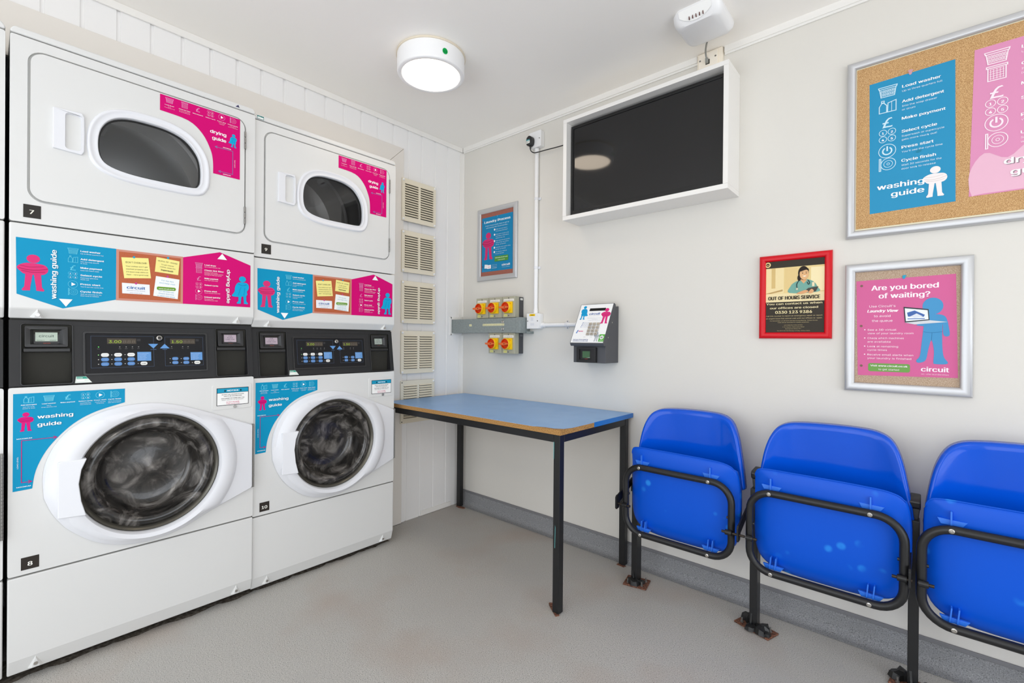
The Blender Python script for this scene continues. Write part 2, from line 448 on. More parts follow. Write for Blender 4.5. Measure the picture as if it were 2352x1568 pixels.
def ic_filter(p, x, y, s, c):
    t = s*.05
    p.line([(x-s*.42, y+s*.42), (x+s*.42, y+s*.42), (x+s*.42, y+s*.32), (x-s*.42, y+s*.32)], t, c, True)
    p.line([(x-s*.36, y+s*.32), (x-s*.36, y-s*.4), (x+s*.36, y-s*.4), (x+s*.36, y+s*.32)], t, c)
    for k in range(5):
        a = x-s*.26+k*s*.13
        p.line([(a, y+s*.24), (a, y-s*.32)], t*.5, c); b = y-s*.28+k*s*.13; p.line([(x-s*.28, b), (x+s*.28, b)], t*.5, c)
def figure_bundle(p, x, y0, h, c, dark, flip=1):
    """plain pictogram person holding a bundle of washing; y0 feet, h height"""
    P = lambda a, b: (x+flip*a*h, y0+b*h)
    p.poly(ell(*P(0, .87), h*.13, h*.115, 20), c)
    for sgn in (-1, 1):
        p.poly([P(sgn*.01, .46), P(sgn*.15, .46), P(sgn*.17, .1), P(sgn*.22, .02), P(sgn*.2, -.01), P(sgn*.06, 0), P(sgn*.055, .1)], c)
    p.poly(spline([P(-.15, .44), P(.15, .44), P(.26, .5), P(.29, .6), P(.24, .7), P(.12, .74), P(-.12, .75), P(-.27, .68), P(-.31, .6), P(-.25, .52)], 3), c)
    p.up()
    p.line(spline([P(-.27, .6), P(-.1, .56), P(.1, .57), P(.28, .62)], 4, False), h*.014, dark)
    p.line(spline([P(-.22, .53), P(0, .5), P(.22, .53)], 4, False), h*.012, dark)
    p.line(spline([P(-.25, .67), P(-.05, .64), P(.2, .68)], 4, False), h*.01, dark)
def figure_cape(p, x, y0, h, c, dark, flip=1):
    """plain pictogram person wrapped in a sheet"""
    P = lambda a, b: (x+flip*a*h, y0+b*h)
    p.poly(ell(*P(0, .89), h*.115, h*.105, 20), c)
    for sgn in (-1, 1):
        p.poly([P(sgn*.02, .34), P(sgn*.13, .34), P(sgn*.13, .1), P(sgn*.19, .02), P(sgn*.17, -.01), P(sgn*.05, 0), P(sgn*.05, .1)], c)
    p.poly(spline([P(-.14, .76), P(.1, .77), P(.2, .7), P(.21, .56), P(.15, .45), P(.16, .32), P(0, .26), P(-.2, .24), P(-.35, .27), P(-.26, .42), P(-.24, .6)], 3), c)
    p.up(); p.line(spline([P(-.13, .7), P(0, .66), P(.13, .7)], 4, False), h*.014, dark); p.line([P(-.05, .6), P(-.14, .3)], h*.01, dark); p.line([P(.08, .58), P(.05, .32)], h*.01, dark)

# ------------------------------------------------------------------ the room
def struct(g, name, m, **kw):
    o = g.build(name, m, None, kind='structure', **kw); return o
MY0 = -2.0169; MW = 0.683; MD = 0.2086             # first stack's left edge, stack width, front plane
OPEN_L, OPEN_R, OPEN_T = MY0-MW-0.05, MY0+2*MW+0.03, 2.06
g = G(FF); g.box(-0.75, RX+.12, RY-.12, 0.12, -0.10, 0.0); struct(g, 'floor', FLOORM, smooth=0)
g = G(FF); g.box(-0.75, RX+.12, RY-.12, 0.12, RZ, RZ+.1); struct(g, 'ceiling', CEIL, smooth=0)
g = G(FF); g.box(-0.12, RX+.12, 0.0, 0.12, 0.0, RZ); struct(g, 'wall_right', WALL, smooth=0)
def wall_open(name, fr, u0, u1, holes):
    g = G(fr); g.prism([(u0, 0), (u1, 0), (u1, RZ), (u0, RZ)], -0.12, 0, [[(a, c), (b, c), (b, d), (a, d)] for a, b, c, d in holes])
    struct(g, name, WALL, smooth=0)
FN = Frame((0, RY, 0), (-1, 0, 0), (0, 0, 1))     # wall behind the camera, facing +y
FB = Frame((RX, 0, 0), (0, -1, 0), (0, 0, 1))     # wall opposite the machines, facing -x
wall_open('wall_near', FN, -RX-.12, 0.12, [(-3.0, -0.2, 0.1, 2.1)])
wall_open('wall_back', FB, 0, -RY, [(0.45, 3.35, 0.1, 2.1)])
def window(name, fr, u0, u1, v0, v1, n):
    g = G(fr); t = 0.05
    g.prism([(u0, v0), (u1, v0), (u1, v1), (u0, v1)], -0.09, -0.03, [[(u0+t, v0+t), (u1-t, v0+t), (u1-t, v1-t), (u0+t, v1-t)]])
    for k in range(1, n):
        u = u0+(u1-u0)*k/n; g.box(u-.025, u+.025, v0+t, v1-t, -0.085, -0.035)
    struct(g, name, TRIMW, smooth=0)
window('window_1', FN, -3.0, -0.2, 0.1, 2.1, 4)  # unseen window behind the camera, enlarged for softer fill
window('added_window', FB, 0.45, 3.35, 0.1, 2.1, 5)  # unseen window added opposite the machines to light their fronts

# left wall of upright cladding boards around the opening the machines stand in
def clad_strip(g, y0, y1, z0, z1):
    js = [-0.127-0.1003*k for k in range(0, 36)]
    pts = [(y0, 0.0)]
    for j in sorted(js):
        if y0+.004 < j-.012 and j < y1-.004:
            pts += [(j-.0125, 0.0), (j-.0115, -0.005), (j-.0015, -0.005), (j, 0.0)]
    pts.append((y1, 0.0))
    n = len(pts)
    A = [g.V((p[0], z0, p[1])) for p in pts]; B = [g.V((p[0], z1, p[1])) for p in pts]
    for i in range(n-1): g.F((A[i], A[i+1], B[i+1], B[i]))
    a = [g.V((y0, z, -0.06)) for z in (z0, z1)]; b = [g.V((y1, z, -0.06)) for z in (z0, z1)]
    g.F((A[0], B[0], a[1], a[0])); g.F((A[-1], b[0], b[1], B[-1])); g.F((a[0], a[1], b[1], b[0]))
    for z, Q, ia in ((z0, A, 0), (z1, B, 1)):
        g.F([a[ia]]+Q+[b[ia]])
g = G(FL)
clad_strip(g, OPEN_R, 0.0, 0.0, RZ)
clad_strip(g, OPEN_L, OPEN_R, OPEN_T, RZ)
clad_strip(g, RY, OPEN_L, 0.0, RZ)
struct(g, 'wall_left', PVC, smooth=0)
g = G(FL); g.box(RY, 0, 0, RZ, -0.72, -0.70); struct(g, 'wall_service', GAP, smooth=0)

# warm white boards framing the machines
g = G(FL)
g.prism([(OPEN_L-.15, 2.157), (-0.474, 2.157), (-0.654, 1.977), (OPEN_L-.15, 1.977)], 0.001, 0.016)
struct(g, 'trim_1', CREAMTRIM, smooth=0, bevel=.001)
g = G(FL)
g.prism([(-0.473, 0.003), (-0.473, 2.156), (-0.653, 1.976), (-0.653, 0.003)], 0.001, 0.016)
struct(g, 'trim_2', CREAMTRIM, smooth=0, bevel=.001)
# cornice strips
g = G(FW)
for a, b in ((0.012, 1.513), (1.626, RX)):
    g.prism([(a, RZ), (b, RZ), (b, RZ-.026), (a, RZ-.026)], 0.001, 0.012)
    g.prism([(a, RZ-.026), (b, RZ-.026), (b, RZ-.034), (a, RZ-.034)], 0.001, 0.006)
struct(g, 'trim_3', TRIMW, smooth=0)
g = G(FL); g.prism([(RY, RZ), (-0.012, RZ), (-0.012, RZ-.028), (RY, RZ-.028)], 0.001, 0.010); struct(g, 'trim_4', TRIMW, smooth=0, bevel=.002)
# corner angle and low strip at the floor
g = G(FW)
for v0, v1 in ((0.09, 1.092), (1.208, RZ-.03)):
    g.box(0.001, 0.016, v0, v1, 0.0005, 0.003); g.box(0.0005, 0.003, v0, v1, 0.0005, 0.030)
struct(g, 'trim_5', TRIMW, smooth=0)
g = G(FL); g.box(-0.325, -0.09, 0.001, 0.030, 0.0005, 0.007); struct(g, 'trim_6', TRIMW, smooth=0, bevel=.002)
# coved vinyl skirting on the right wall with its capping strip
g = G(FW)
prof = [(0.0, 0.088), (0.004, 0.088)]+[(0.006+.028*(1-math.cos(t)), 0.036-.033*math.sin(t)) for t in [PI/2*i/8 for i in range(9)]]+[(0.048, 0.001), (0.0, 0.001)]
loops = [[(u, p[1], p[0]+.0005) for p in prof] for u in (0.004, RX)]
g.loft(loops, True, True)
struct(g, 'baseboard_right', COVEM, smooth=50)
g = G(FW); g.box(0.004, RX, 0.080, 0.0935, 0.0005, 0.0075); struct(g, 'trim_7', mat('grey_capping', '#77777a', 0.5), bevel=.002)

# ------------------------------------------------------------------ ceiling lamp
LX, LY = 0.628, -0.768
t = thing('ceiling_light', (LX, LY, RZ), 'round white surface-mounted ceiling lamp, lit, with a green dot on its rim', 'lamp')
fl = Frame((LX, LY, RZ), (0, 1, 0), (1, 0, 0))
g = G(fl); g.lathe(0, 0, [(0.150, 0.0005), (0.150, 0.008)], 64, cap0=True, cap1=True); g.build('backplate', mat('old_cream', '#ddd3c0', .6), t)
g = G(fl); g.lathe(0, 0, [(0.146, 0.008), (0.146, 0.076), (0.1445, 0.0815), (0.141, 0.0838), (0.1275, 0.0845), (0.1262, 0.0835), (0.1262, 0.060)], 64, cap0=True); g.build('housing', mat('lamp_white', '#f2f2f2', .35), t, smooth=50)
g = G(fl); g.lathe(0, 0, [(0.0005, 0.0835), (0.08, 0.0835), (0.1261, 0.0825)], 64); g.build('diffuser', mat('lit_diffuser', '#ffeed8', .5, emit=LAMP_EMIT), t)
# green dot on the rim, towards the camera
a = math.radians(-16)
nx, ny = math.cos(a), math.sin(a)
fd = Frame((LX+nx*.1462, LY+ny*.1462, RZ-.050), (-ny, nx, 0), (0, 0, 1))
p = Print(fd, 0.0012); p.poly(ell(0, 0, .0115, .0125, 24), '#0aa24c'); p.up(); p.text('13', 0, -.006, .012, '#12301c', False, align='c'); p.build('round_sticker', t, label='green dot sticker with a handwritten mark')

# ------------------------------------------------------------------ stacked washer-dryers
CY_, MG = '#0a90bb', '#cf0470'
WH = '#f4f6f7'
def q(y): return y
def build_stack(idx, y0, dx, dz, label, nums):
    dr_no, wa_no, lcdL, lcdR = nums
    root = thing('stacked_washer_dryer', (MD+dx, y0, dz), label, 'washer dryer', 'washer-dryer stacks along the left wall')
    L = Frame((0, 0, 0), (0, 1, 0), (0, 0, 1))
    def B(g, name, m, parent=root, **kw): return g.build(name, m, parent, world=False, **kw)
    W = 0.680
    # carcass
    g = G(L); g.prism([(0.004, 0.045), (0.676, 0.045), (0.676, 1.972), (0.004, 1.972)], -0.66, -0.030, [ell(.335, 1.70, .268, n=48), ell(.350, .587, .206, n=48)], mf=1); B(g, 'cabinet', [ENAMEL, GAP])
    g = G(L); g.box(0.02, 0.66, 0.0, 0.050, -0.64, -0.16); B(g, 'plinth', GAP)
    g = G(L); g.prism([(-0.001, 1.9745), (0.681, 1.9745), (0.681, 1.984), (0.672, 1.9955), (0.008, 1.9955), (-0.001, 1.984)], -0.66, 0.001); B(g, 'top_cap', ENAMEL, bevel=.006, seg=3)
    # --- dryer front
    pan = G(L); door = rrect(0.042, 0.640, 1.481, 1.934, 0.034, 7); hole = rrect(0.036, 0.646, 1.475, 1.940, 0.040, 7)
    pan.prism(rrect(-0.001, 0.681, 1.409, 1.9705, .006, 3), -0.03, 0.0, [hole], back=False); B(pan, 'dryer_front', ENAMEL, bevel=.003)
    glass = spline([(0.198, 1.700), (0.205, 1.750), (0.230, 1.788), (0.272, 1.808), (0.330, 1.813), (0.390, 1.809), (0.440, 1.790), (0.474, 1.752), (0.488, 1.712), (0.490, 1.660), (0.484, 1.633), (0.464, 1.620), (0.383, 1.618), (0.290, 1.620), (0.230, 1.632), (0.205, 1.655)][::-1], 4)
    mid = inset(glass, -0.013); outer = inset(glass, -0.030)
    dg = G(L); dg.prism(door, -0.024, 0.004, [inset(glass, -0.02)], back=False); dd = B(dg, 'dryer_door', ENAMEL, bevel=.004, seg=3)
    rg = G(L)
    lo = lambda l, w: [(p[0], p[1], w) for p in l]
    rg.loft([lo(outer, 0.003), lo(inset(outer, .002), 0.0085), lo(inset(outer, .005), 0.0118), lo(inset(outer, .009), 0.0122), lo(inset(outer, .0125), 0.0098), lo(mid, 0.0092), lo(inset(mid, .006), 0.0082), lo(inset(mid, .0095), 0.0105), lo(inset(mid, .0115), 0.0095), lo(glass, 0.003), lo(glass, -0.02)])
    B(rg, 'window_frame', WPLAST2, dd, smooth=60)
    gg = G(L); gg.prism(inset(glass, .0005), -0.012, -0.008); B(gg, 'window_glass', clear_glass('dryer_glass', '#ececec'), dd)
    gk = G(L); gk.prism(glass, -0.014, -0.006, [inset(glass, .004)], back=False); B(gk, 'gasket', mat('black_rubber', '#161616', .6), dd)
    # drum seen through the window
    dr = G(L); c = (0.335, 1.70)
    dr.lathe(c[0], c[1], [(0.262, -0.040), (0.262, -0.17), (0.249, -0.175), (0.249, -0.186), (0.262, -0.19), (0.262, -0.33), (0.249, -0.335), (0.249, -0.345), (0.262, -0.35), (0.262, -0.52), (0.10, -0.535), (0.0005, -0.54)], 64)
    dr.lathe(c[0], c[1], [(0.2621, -0.040), (0.275, -0.036)], 64)
    dn = B(dr, 'drum', mat('drum_steel_%d' % idx, '#f2f2f2' if idx == 0 else '#c4c2c0', .24, metal=.55), smooth=60)
    for k in range(3):
        bf = G(L); a = math.radians(-12+120*k); ca, sa = math.cos(a), math.sin(a)
        P = lambda r, s, w: (c[0]+ca*r-sa*s, c[1]+sa*r+ca*s, w)
        bf.loft([[P(.262, -.03, -.06), P(.205, -.006, -.06), P(.205, .006, -.06), P(.262, .03, -.06)], [P(.262, -.03, -.51), P(.205, -.006, -.51), P(.205, .006, -.51), P(.262, .03, -.51)]], True, True)
        B(bf, 'drum_baffle', mat('drum_steel_plain', '#9a9a9a', .35, metal=.7), dn)
    # scooped handle
    h = G(L)
    ho = [(0.090, 1.652), (0.158, 1.648), (0.1635, 1.66), (0.1645, 1.715), (0.1635, 1.77), (0.158, 1.782), (0.090, 1.779)]
    hi = rrect(0.118, 0.157, 1.657, 1.772, .010, 4)
    h.prism(ho, 0.003, 0.013, [hi], back=False)
    hi2 = rrect(0.124, 0.155, 1.664, 1.766, .010, 4)
    h.loft([lo(hi, 0.013), lo(hi2, -0.012)], False, True)
    B(h, 'handle', WPLAST2, dd, bevel=.0025, smooth=50, label='white scooped handle')
    hd = G(L); hd.prism(hole, -0.0295, -0.012, [inset(glass, -.018)]); B(hd, 'door_recess', ENAMEL)
    for z in (1.855, 1.554):
        hg = G(L); hg.box(0.6365, 0.6455, z-.034, z+.034, 0.001, 0.0035)
        for k in range(3): hg.cyl((0.6415, z-.034+k*.0235, 0.0055), (0.6415, z-.034+k*.0235+.021, 0.0055), 0.0035, 10)
        B(hg, 'hinge', DULLM, dd, label='small metal butt hinge')
    # drying guide sticker
    p = Print(L, 0.0046)
    p.poly([(0.363, 1.931), (0.363, 1.873)]+spline([(0.363, 1.873), (0.448, 1.866), (0.494, 1.832), (0.521, 1.780), (0.529, 1.740), (0.530, 1.693)], 4, False)[1:]+[(0.623, 1.692), (0.623, 1.931)], MG); p.up()
    pk = '#e58bbd'
    for u, ic, lb, subs in ((.391, ic_basket, 'Load dryer', ('Up to', 'three quarters full')), (.437, ic_filter, 'Clean lint filter', ('In front of the drum,', "It'll help dry clothes quicker")), (.479, ic_pound, 'Make payment', ()), (.520, ic_grid, 'Select cycle', ()), (.558, ic_play, 'Press start', ("You'll see the", 'cycle time')), (.597, ic_door, 'Unload quickly', ('So nobody else', 'will remove your load'))):
        ic(p, u, 1.9165, .024, pk); p.text(lb, u, 1.8975, .0036, WH, True, align='c', w=min(.036, len(lb)*.0027))
        for k, sx_ in enumerate(subs): p.text(sx_, u, 1.8925-k*.0045, .0024, WH, False, align='c', w=min(.034, len(sx_)*.0016))
    p.text('drying', .5735, 1.846, .0165, WH, True, w=.054, align='r'); p.text('guide', .5735, 1.823, .0165, WH, True, w=.047, align='r')
    figure_cape(p, .600, 1.813, .052, '#12a5d3', '#0c7fb0')
    ar = '#6f7fb5'
    p.line([(.537, 1.797), (.597, 1.797), (.597, 1.706), (.549, 1.706)], .0016, ar)
    p.line([(.543, 1.801), (.536, 1.797), (.543, 1.793)], .0016, ar); p.line([(.555, 1.710), (.548, 1.706), (.555, 1.702)], .0016, ar)
    p.text('MAXIMUM', .577, 1.801, .004, WH, True, align='c', w=.027); p.text('MINIMUM', .577, 1.6975, .004, WH, True, align='c', w=.026); p.text('LOAD LEVEL', .606, 1.735, .004, WH, False, rot=90, w=.030)
    p.build('drying_guide_sticker', dd, world=False, label='magenta drying guide sticker')
    if dr_no:
        p = Print(L, 0.0008); p.rect(.028, .066, 1.424, 1.464, '#35322f'); p.up(); p.text(dr_no, .046, 1.436, .017, '#ece9dd', True, align='c'); p.build('number_plate', root, world=False, label='small black plate numbered '+dr_no)
    # top cap stickers
    p = Print(L, 0.0016)
    if idx == 0:
        p.poly([(.607, 1.979), (.617, 1.989), (.612, 1.979)], '#3a2a66'); p.poly([(.612, 1.979), (.622, 1.979), (.617, 1.989)], '#4a4a60'); nm = 'maker_mark'
    else:
        p.rect(.008, .034, 1.9765, 1.990, '#1f6f6b'); p.up(); p.rect(.0095, .0325, 1.978, 1.9885, '#eef1ee'); p.up(); p.rect(.0095, .0325, 1.985, 1.9885, '#2b7f78'); p.up(); p.text('TESTED', .012, 1.9857, .002, '#ffffff'); p.text('date', .012, 1.981, .0022, '#555555', False); nm = 'test_sticker'
    if idx < 2: p.build(nm, root, world=False)
    # --- guide panel
    g = G(L)
    prof = [(-0.03, 1.117), (-0.022, 1.117), (0.0, 1.147), (0.0, 1.405), (-0.03, 1.405)]
    g.loft([[(u, pz, pw) for pw, pz in prof] for u in (-0.001, 0.681)], True, True); gp = B(g, 'guide_panel', ENAMEL, bevel=.004, seg=3, smooth=12)
    for u in (0.060, 0.622):
        g = G(L); g.loft([[(u-.017, 1.121, -.020), (u+.017, 1.121, -.020), (u, 1.147, -.001)], [(u-.008, 1.119, -.004), (u+.008, 1.119, -.004), (u, 1.140, 0.0)]], True, True)
        B(g, 'screw_boss', ENAMEL, gp); g = G(L); g.cyl((u, 1.128, -.008), (u, 1.128, .0015), .005, 14); B(g, 'screw', CHROME, gp)
    p = Print(L, 0.0006)
    p.poly([(.013, 1.361), (.015, 1.190), (.116, 1.151), (.246, 1.188), (.246, 1.360)], CY_)
    p.rect(.246, .436, 1.1865, 1.3595, '#c98b79')
    p.poly([(.436, 1.1865), (.666, 1.1865), (.666, 1.356), (.556, 1.394), (.436, 1.358)], MG); p.up()
    p.rect(.253, .429, 1.1935, 1.3525, CORKO)
    figure_bundle(p, .050, 1.202, .112, '#d63374', '#9c1c4c')
    p.up()
    p.text('washing guide', .102, 1.179, .0175, '#1f6f94', True, rot=90, w=.153); p.up(); p.text('washing guide', .101, 1.180, .0175, WH, True, rot=90, w=.153)
    p.poly([(.107, 1.181), (.1385, 1.181), (.123, 1.157)], WH)
    lc = '#5cc3dd'
    for v, ic, lb, subs in ((1.340, ic_basket, 'Load washer', ('Up to three quarters full',)), (1.314, ic_bottle, 'Add detergent', ('Into the soap drawer', 'or drum')), (1.286, ic_pound, 'Make payment', ('(use left hand side)',)), (1.262, ic_grid, 'Select cycle', ('Superwash gets more', 'muck out!')), (1.233, ic_play, 'Press start', ("You'll see the cycle time",)), (1.209, ic_door, 'Cycle finish', ('Wait 30 seconds for the', 'door lock to release'))):
        ic(p, .139, v-.003, .025, lc); p.text(lb, .157, v-.0035, .0072, WH, True, w=len(lb)*.0044)
        for k, sx_ in enumerate(subs): p.text(sx_, .157, v-.0105-k*.0055, .0036, WH, False, w=len(sx_)*.00225)
    # notes pinned to the printed cork board
    p.poly([(.259, 1.3335), (.333, 1.340), (.341, 1.270), (.267, 1.263)][::-1], '#efe58f'); p.poly([(.356, 1.348), (.425, 1.341), (.421, 1.290), (.3515, 1.295)][::-1], '#efe58f')
    p.poly([(.261, 1.247), (.337, 1.247), (.338, 1.211), (.262, 1.211)][::-1], '#e9ebf0'); p.poly([(.355, 1.280), (.425, 1.274), (.420, 1.202), (.3475, 1.209)][::-1], '#eef0ee'); p.up()
    nk = '#2b2a22'
    p.text("DON'T OVERLOAD!", .300, 1.317, .0075, nk, False, w=.058, align='c', rot=3)
    for k, tx in enumerate(("Your clothes won't get", 'washed properly and', "it'll leave soap stains on", 'them - not a good look!')): p.text(tx, .301+k*.0008, 1.3045-k*.0095, .0055, nk, False, w=.060, align='c', rot=3)
    p.text('HELPFUL TIP - WASHER', .389, 1.331, .006, nk, False, w=.058, align='c', rot=-5)
    for k, tx in enumerate(('To get cleaner', 'clothes, select the')): p.text(tx, .389, 1.320-k*.009, .0052, nk, False, w=(.038, .046)[k], align='c', rot=-5)
    p.text('Superwash', .387, 1.300, .007, nk, True, w=.036, align='c', rot=-5)
    p.text('circuit', .2995, 1.228, .0130, '#1d5fa3', True, w=.050, align='c'); p.text('Managed Laundry Systems', .2995, 1.2215, .0032, '#666a70', False, w=.050, align='c'); p.text('www.circuit.co.uk', .2995, 1.2135, .0035, '#222222', False, w=.034, align='c')
    bl = '#3d9cc4'
    for k, tx in enumerate(('For top tips', 'and help visit:')): p.text(tx, .389-k*.0005, 1.263-k*.0095, .0058, bl, False, w=(.036, .048)[k], align='c', rot=-5)
    p.poly([(a+(-.0015), b) for a, b in rrect(.359, .4155, 1.231, 1.243, .005, 4)], '#6a9a2e')
    p.up(); p.text('www.circuit.co.uk', .386, 1.2345, .0046, WH, True, w=.046, align='c')
    for k, tx in enumerate(('For service call:', '01422 820 026', 'or 0800 092 4068')): p.text(tx, .386-k*.0006, 1.2245-k*.0085, .0052, bl, False, w=(.045, .045, .052)[k], align='c', rot=-5)
    for u, v, cc in ((.293, 1.338, '#2f9cc0'), (.390, 1.349, '#2f9cc0'), (.299, 1.248, '#c8478c'), (.389, 1.281, '#c8478c')): p.poly(ell(u, v, .0035, .004, 12), cc)
    # magenta half
    pk = '#e07fb4'
    for v, ic, lb, subs in ((1.340, ic_basket, 'Load dryer', ('Up to three quarters full',)), (1.320, ic_filter, 'Clean lint filter', ('In front of the drum,', "It'll help dry clothes quicker", '(saving you time and money)')), (1.289, ic_pound, 'Make payment', ('(use right hand side)',)), (1.2635, ic_grid, 'Select cycle', ()), (1.241, ic_play, 'Press start', ("You'll see the cycle time",)), (1.218, ic_door, 'Unload quickly', ('So nobody else', 'will remove your load'))):
        ic(p, .486, v-.004, .024, pk); p.text(lb, .5045, v-.004, .0068, WH, True, w=len(lb)*.0038)
        for k, sx_ in enumerate(subs): p.text(sx_, .5045, v-.010-k*.005, .0033, WH, False, w=len(sx_)*.0021)
    p.text('drying guide', .5795, 1.3285, .0165, '#8c0650', True, rot=-90, w=.131); p.up(); p.text('drying guide', .5805, 1.329, .0165, WH, True, rot=-90, w=.131)
    p.poly([(.547, 1.3665), (.580, 1.3665), (.5635, 1.389)], WH)
    figure_cape(p, .636, 1.199, .110, '#12a5d3', '#0c7fb0')
    p.build('guide_sticker', gp, world=False, label='printed washing and drying guide band')
    # --- black console, leaning back
    Fc = Frame((0, 0, 0.9085), (0, 1, 0), (-0.028, 0, 0.204)); HT = 0.2055
    c = G(Fc)
    pockL = rrect(.026, .140, .004, .193, .006, 3); pockR = rrect(.549, .659, .004, .190, .006, 3)
    c.prism([(0.0, 0), (0.680, 0), (0.680, HT), (0.0, HT)], -0.012, 0.0, [pockL, pockR], back=False)
    for pk_ in (pockL, pockR): c.loft([[(a, b, -.012) for a, b in pk_], [(a, b, -.052) for a, b in inset(pk_, .004)]], False, True, m=1)
    cs = B(c, 'console', [CONS, CONS2], bevel=.002)
    g = G(L); g.box(0.004, 0.679, 0.909, 1.113, -0.2, -0.09); B(g, 'console_back', CONS2, cs)
    def fill(u0, u1):
        s = G(Fc); s.box(u0, u1, .106, .117, -.05, -.002); B(s, 'shelf', CONS2, cs, bevel=.0015)
    fill(.030, .136); fill(.553, .655)
    for rim in (pockL, pockR):
        s = G(Fc); s.prism(inset(rim, -.003), -.002, .0035, [inset(rim, .0005)], back=False); B(s, 'pocket_rim', CONS2, cs, bevel=.001)
    for (u0, u1, v0, v1, lw, lcd, kind) in ((.033, .130, .121, .187, .050, lcdL, 0), (.557, .648, .122, .184, .044, lcdR, 1)):
        s = G(Fc); uc = (u0+u1)/2; vc = (v0+v1)/2
        s.prism(rrect(u0, u1, v0, v1, .004, 3), -.045, .001, [rrect(u0+.012, u1-.012, v0+.008, v1-.010, .002, 2)], back=False)
        s.loft([[(a, b, .001) for a, b in rrect(u0+.012, u1-.012, v0+.008, v1-.010, .002, 2)], [(a, b, -.008) for a, b in rrect(u0+.020, u1-.020, v0+.011, v1-.013, .002, 2)]], False, True)
        rd = B(s, 'card_reader', CONS2, cs, bevel=.0012)
        p = Print(Fc, -.0072); lx0, lx1 = uc-lw/2, uc+lw/2; ly0, ly1 = vc-.014, vc+.016
        col = {'circuit': '#b4c2b4', 'pink': '#b9a9b4', 'green': '#a9b3aa'}[lcd]
        p.rect(lx0, lx1, ly0, ly1, col); p.up()
        if lcd == 'circuit':
            p.text('circuit', uc, vc-.001, .0105, '#3c4a48', False, w=.034, align='c'); p.text('Washer 8', lx0+.003, ly0+.002, .0035, '#3c4a48', False); p.text('824402', lx1-.003, ly0+.002, .0035, '#3c4a48', False, align='r')
        else:
            for k, tx in enumerate((('\u00a31.50' if kind else '\u00a33.00'), 'PLACE', 'CARD HERE', 'to begin...')): p.text(tx, uc, ly1-.008-k*.0068, (.0045, .0052, .0052, .003)[k], '#4b4550', False, w=(.012, .020, .033, .015)[k]*lw/.045, align='c')
        p.text('ADSN', uc, ly0-.0075, .0035, '#b8655a', True, w=.016, align='c', shear=.3)
        p.build('lcd_screen', rd, world=False)
    # control plate
    s = G(Fc); s.prism(rrect(.165, .520, .026, .172, .007, 4), -.001, .0035, [rrect(.171, .514, .032, .166, .004, 3)], back=False); B(s, 'control_surround', CONS2, cs, bevel=.0012)
    X = lambda y: y+.004       # console leans back: small sideways allowance
    Z = lambda z: (z-.908)*1.0+0.004
    p = Print(Fc, 0.0006); p.rect(.171, .514, .032, .166, '#222224'); p.up()
    for bx in ([(.181, .954), (.349, .954), (.349, 1.061), (.181, 1.061)], [(.382, .954), (.501, .954), (.501, 1.060), (.382, 1.060)]): p.line([(X(a), Z(b)) for a, b in bx], .0008, '#4c5a72', True)
    for u0, u1, tx in ((.222, .300, '3.00'), (.398, .476, '1.50')):
        p.rect(X(u0), X(u1), Z(1.0345), Z(1.0535), '#4d463e'); p.up()
        p.text(tx, X(u0+.004), Z(1.0375), .013, '#a8c93f', False, w=.033, shear=.06); p.text('888', X(u0+.041), Z(1.0375), .013, '#6d655a', False, w=.034, shear=.06)
        p.rect(X(u1+.002), X(u1+.012), Z(1.044), Z(1.0525), '#3a3a3b')
    for u, v, on, tx in ((.200, 1.024, 1, 'Delay'), (.255, 1.024, 0, 'Wash'), (.272, 1.024, 0, 'Rinse'), (.289, 1.024, 0, 'Spin'), (.306, 1.024, 0, 'Door'), (.402, 1.024, 0, 'Delay'), (.436, 1.024, 0, 'Heat'), (.453, 1.024, 0, 'Cool')):
        p.poly(ell(X(u), Z(v), .0017, .0017, 10), '#6fe06a' if on else '#8d8d8a'); p.text(tx, X(u), Z(v-.007), .0022, '#9a9a9a', False, align='c')
    for ci, u in enumerate((.216, .250, .285)):
        for ri, v in enumerate((.997, .9815, .966)):
            p.poly([(X(a), Z(b)) for a, b in rrect(u-.0103, u+.0103, v-.0062, v+.0062, .006, 5)], '#e3e3e0' if ri == 0 else '#5a86bd')
            p.poly(ell(X(u-.0165), Z(v), .0018, .0014, 10), '#b5b5b2' if not (ci == 0 and ri == 0) else '#9fe08a')
    for u, v in ((.412, .9800), (.446, .9795), (.412, .9655), (.446, .965)):
        p.poly([(X(a), Z(b)) for a, b in rrect(u-.0095, u+.0095, v-.0058, v+.0058, .0055, 5)], '#5a86bd'); p.poly(ell(X(u-.0155), Z(v), .0016, .0013, 10), '#b5b5b2')
    for u, v in ((.320, .9655), (.481, .964)):
        p.poly([(X(a), Z(b)) for a, b in rrect(u-.0098, u+.0098, v-.006, v+.006, .0057, 5)], '#e8e8e4'); p.poly(ell(X(u-.016), Z(v), .0016, .0013, 10), '#b5b5b2')
    for a0, a1, b0, b1 in ((.302, .341, .9745, 1.006), (.460, .498, .973, 1.003)): p.rect(X(a0), X(a1), Z(b0), Z(b1), '#6597cf')
    p.poly([(X(.333), Z(1.0345)), (X(.348), Z(1.018)), (X(.362), Z(1.0345))], '#6597cf'); p.poly([(X(.367), Z(1.018)), (X(.396), Z(1.018)), (X(.381), Z(1.0345))], '#6597cf'); p.up()
    p.text('WASHER', X(.348), Z(1.0135), .0028, '#6597cf', True, align='c', w=.017); p.text('DRYER', X(.3815), Z(1.0135), .0028, '#6597cf', True, align='c', w=.013)
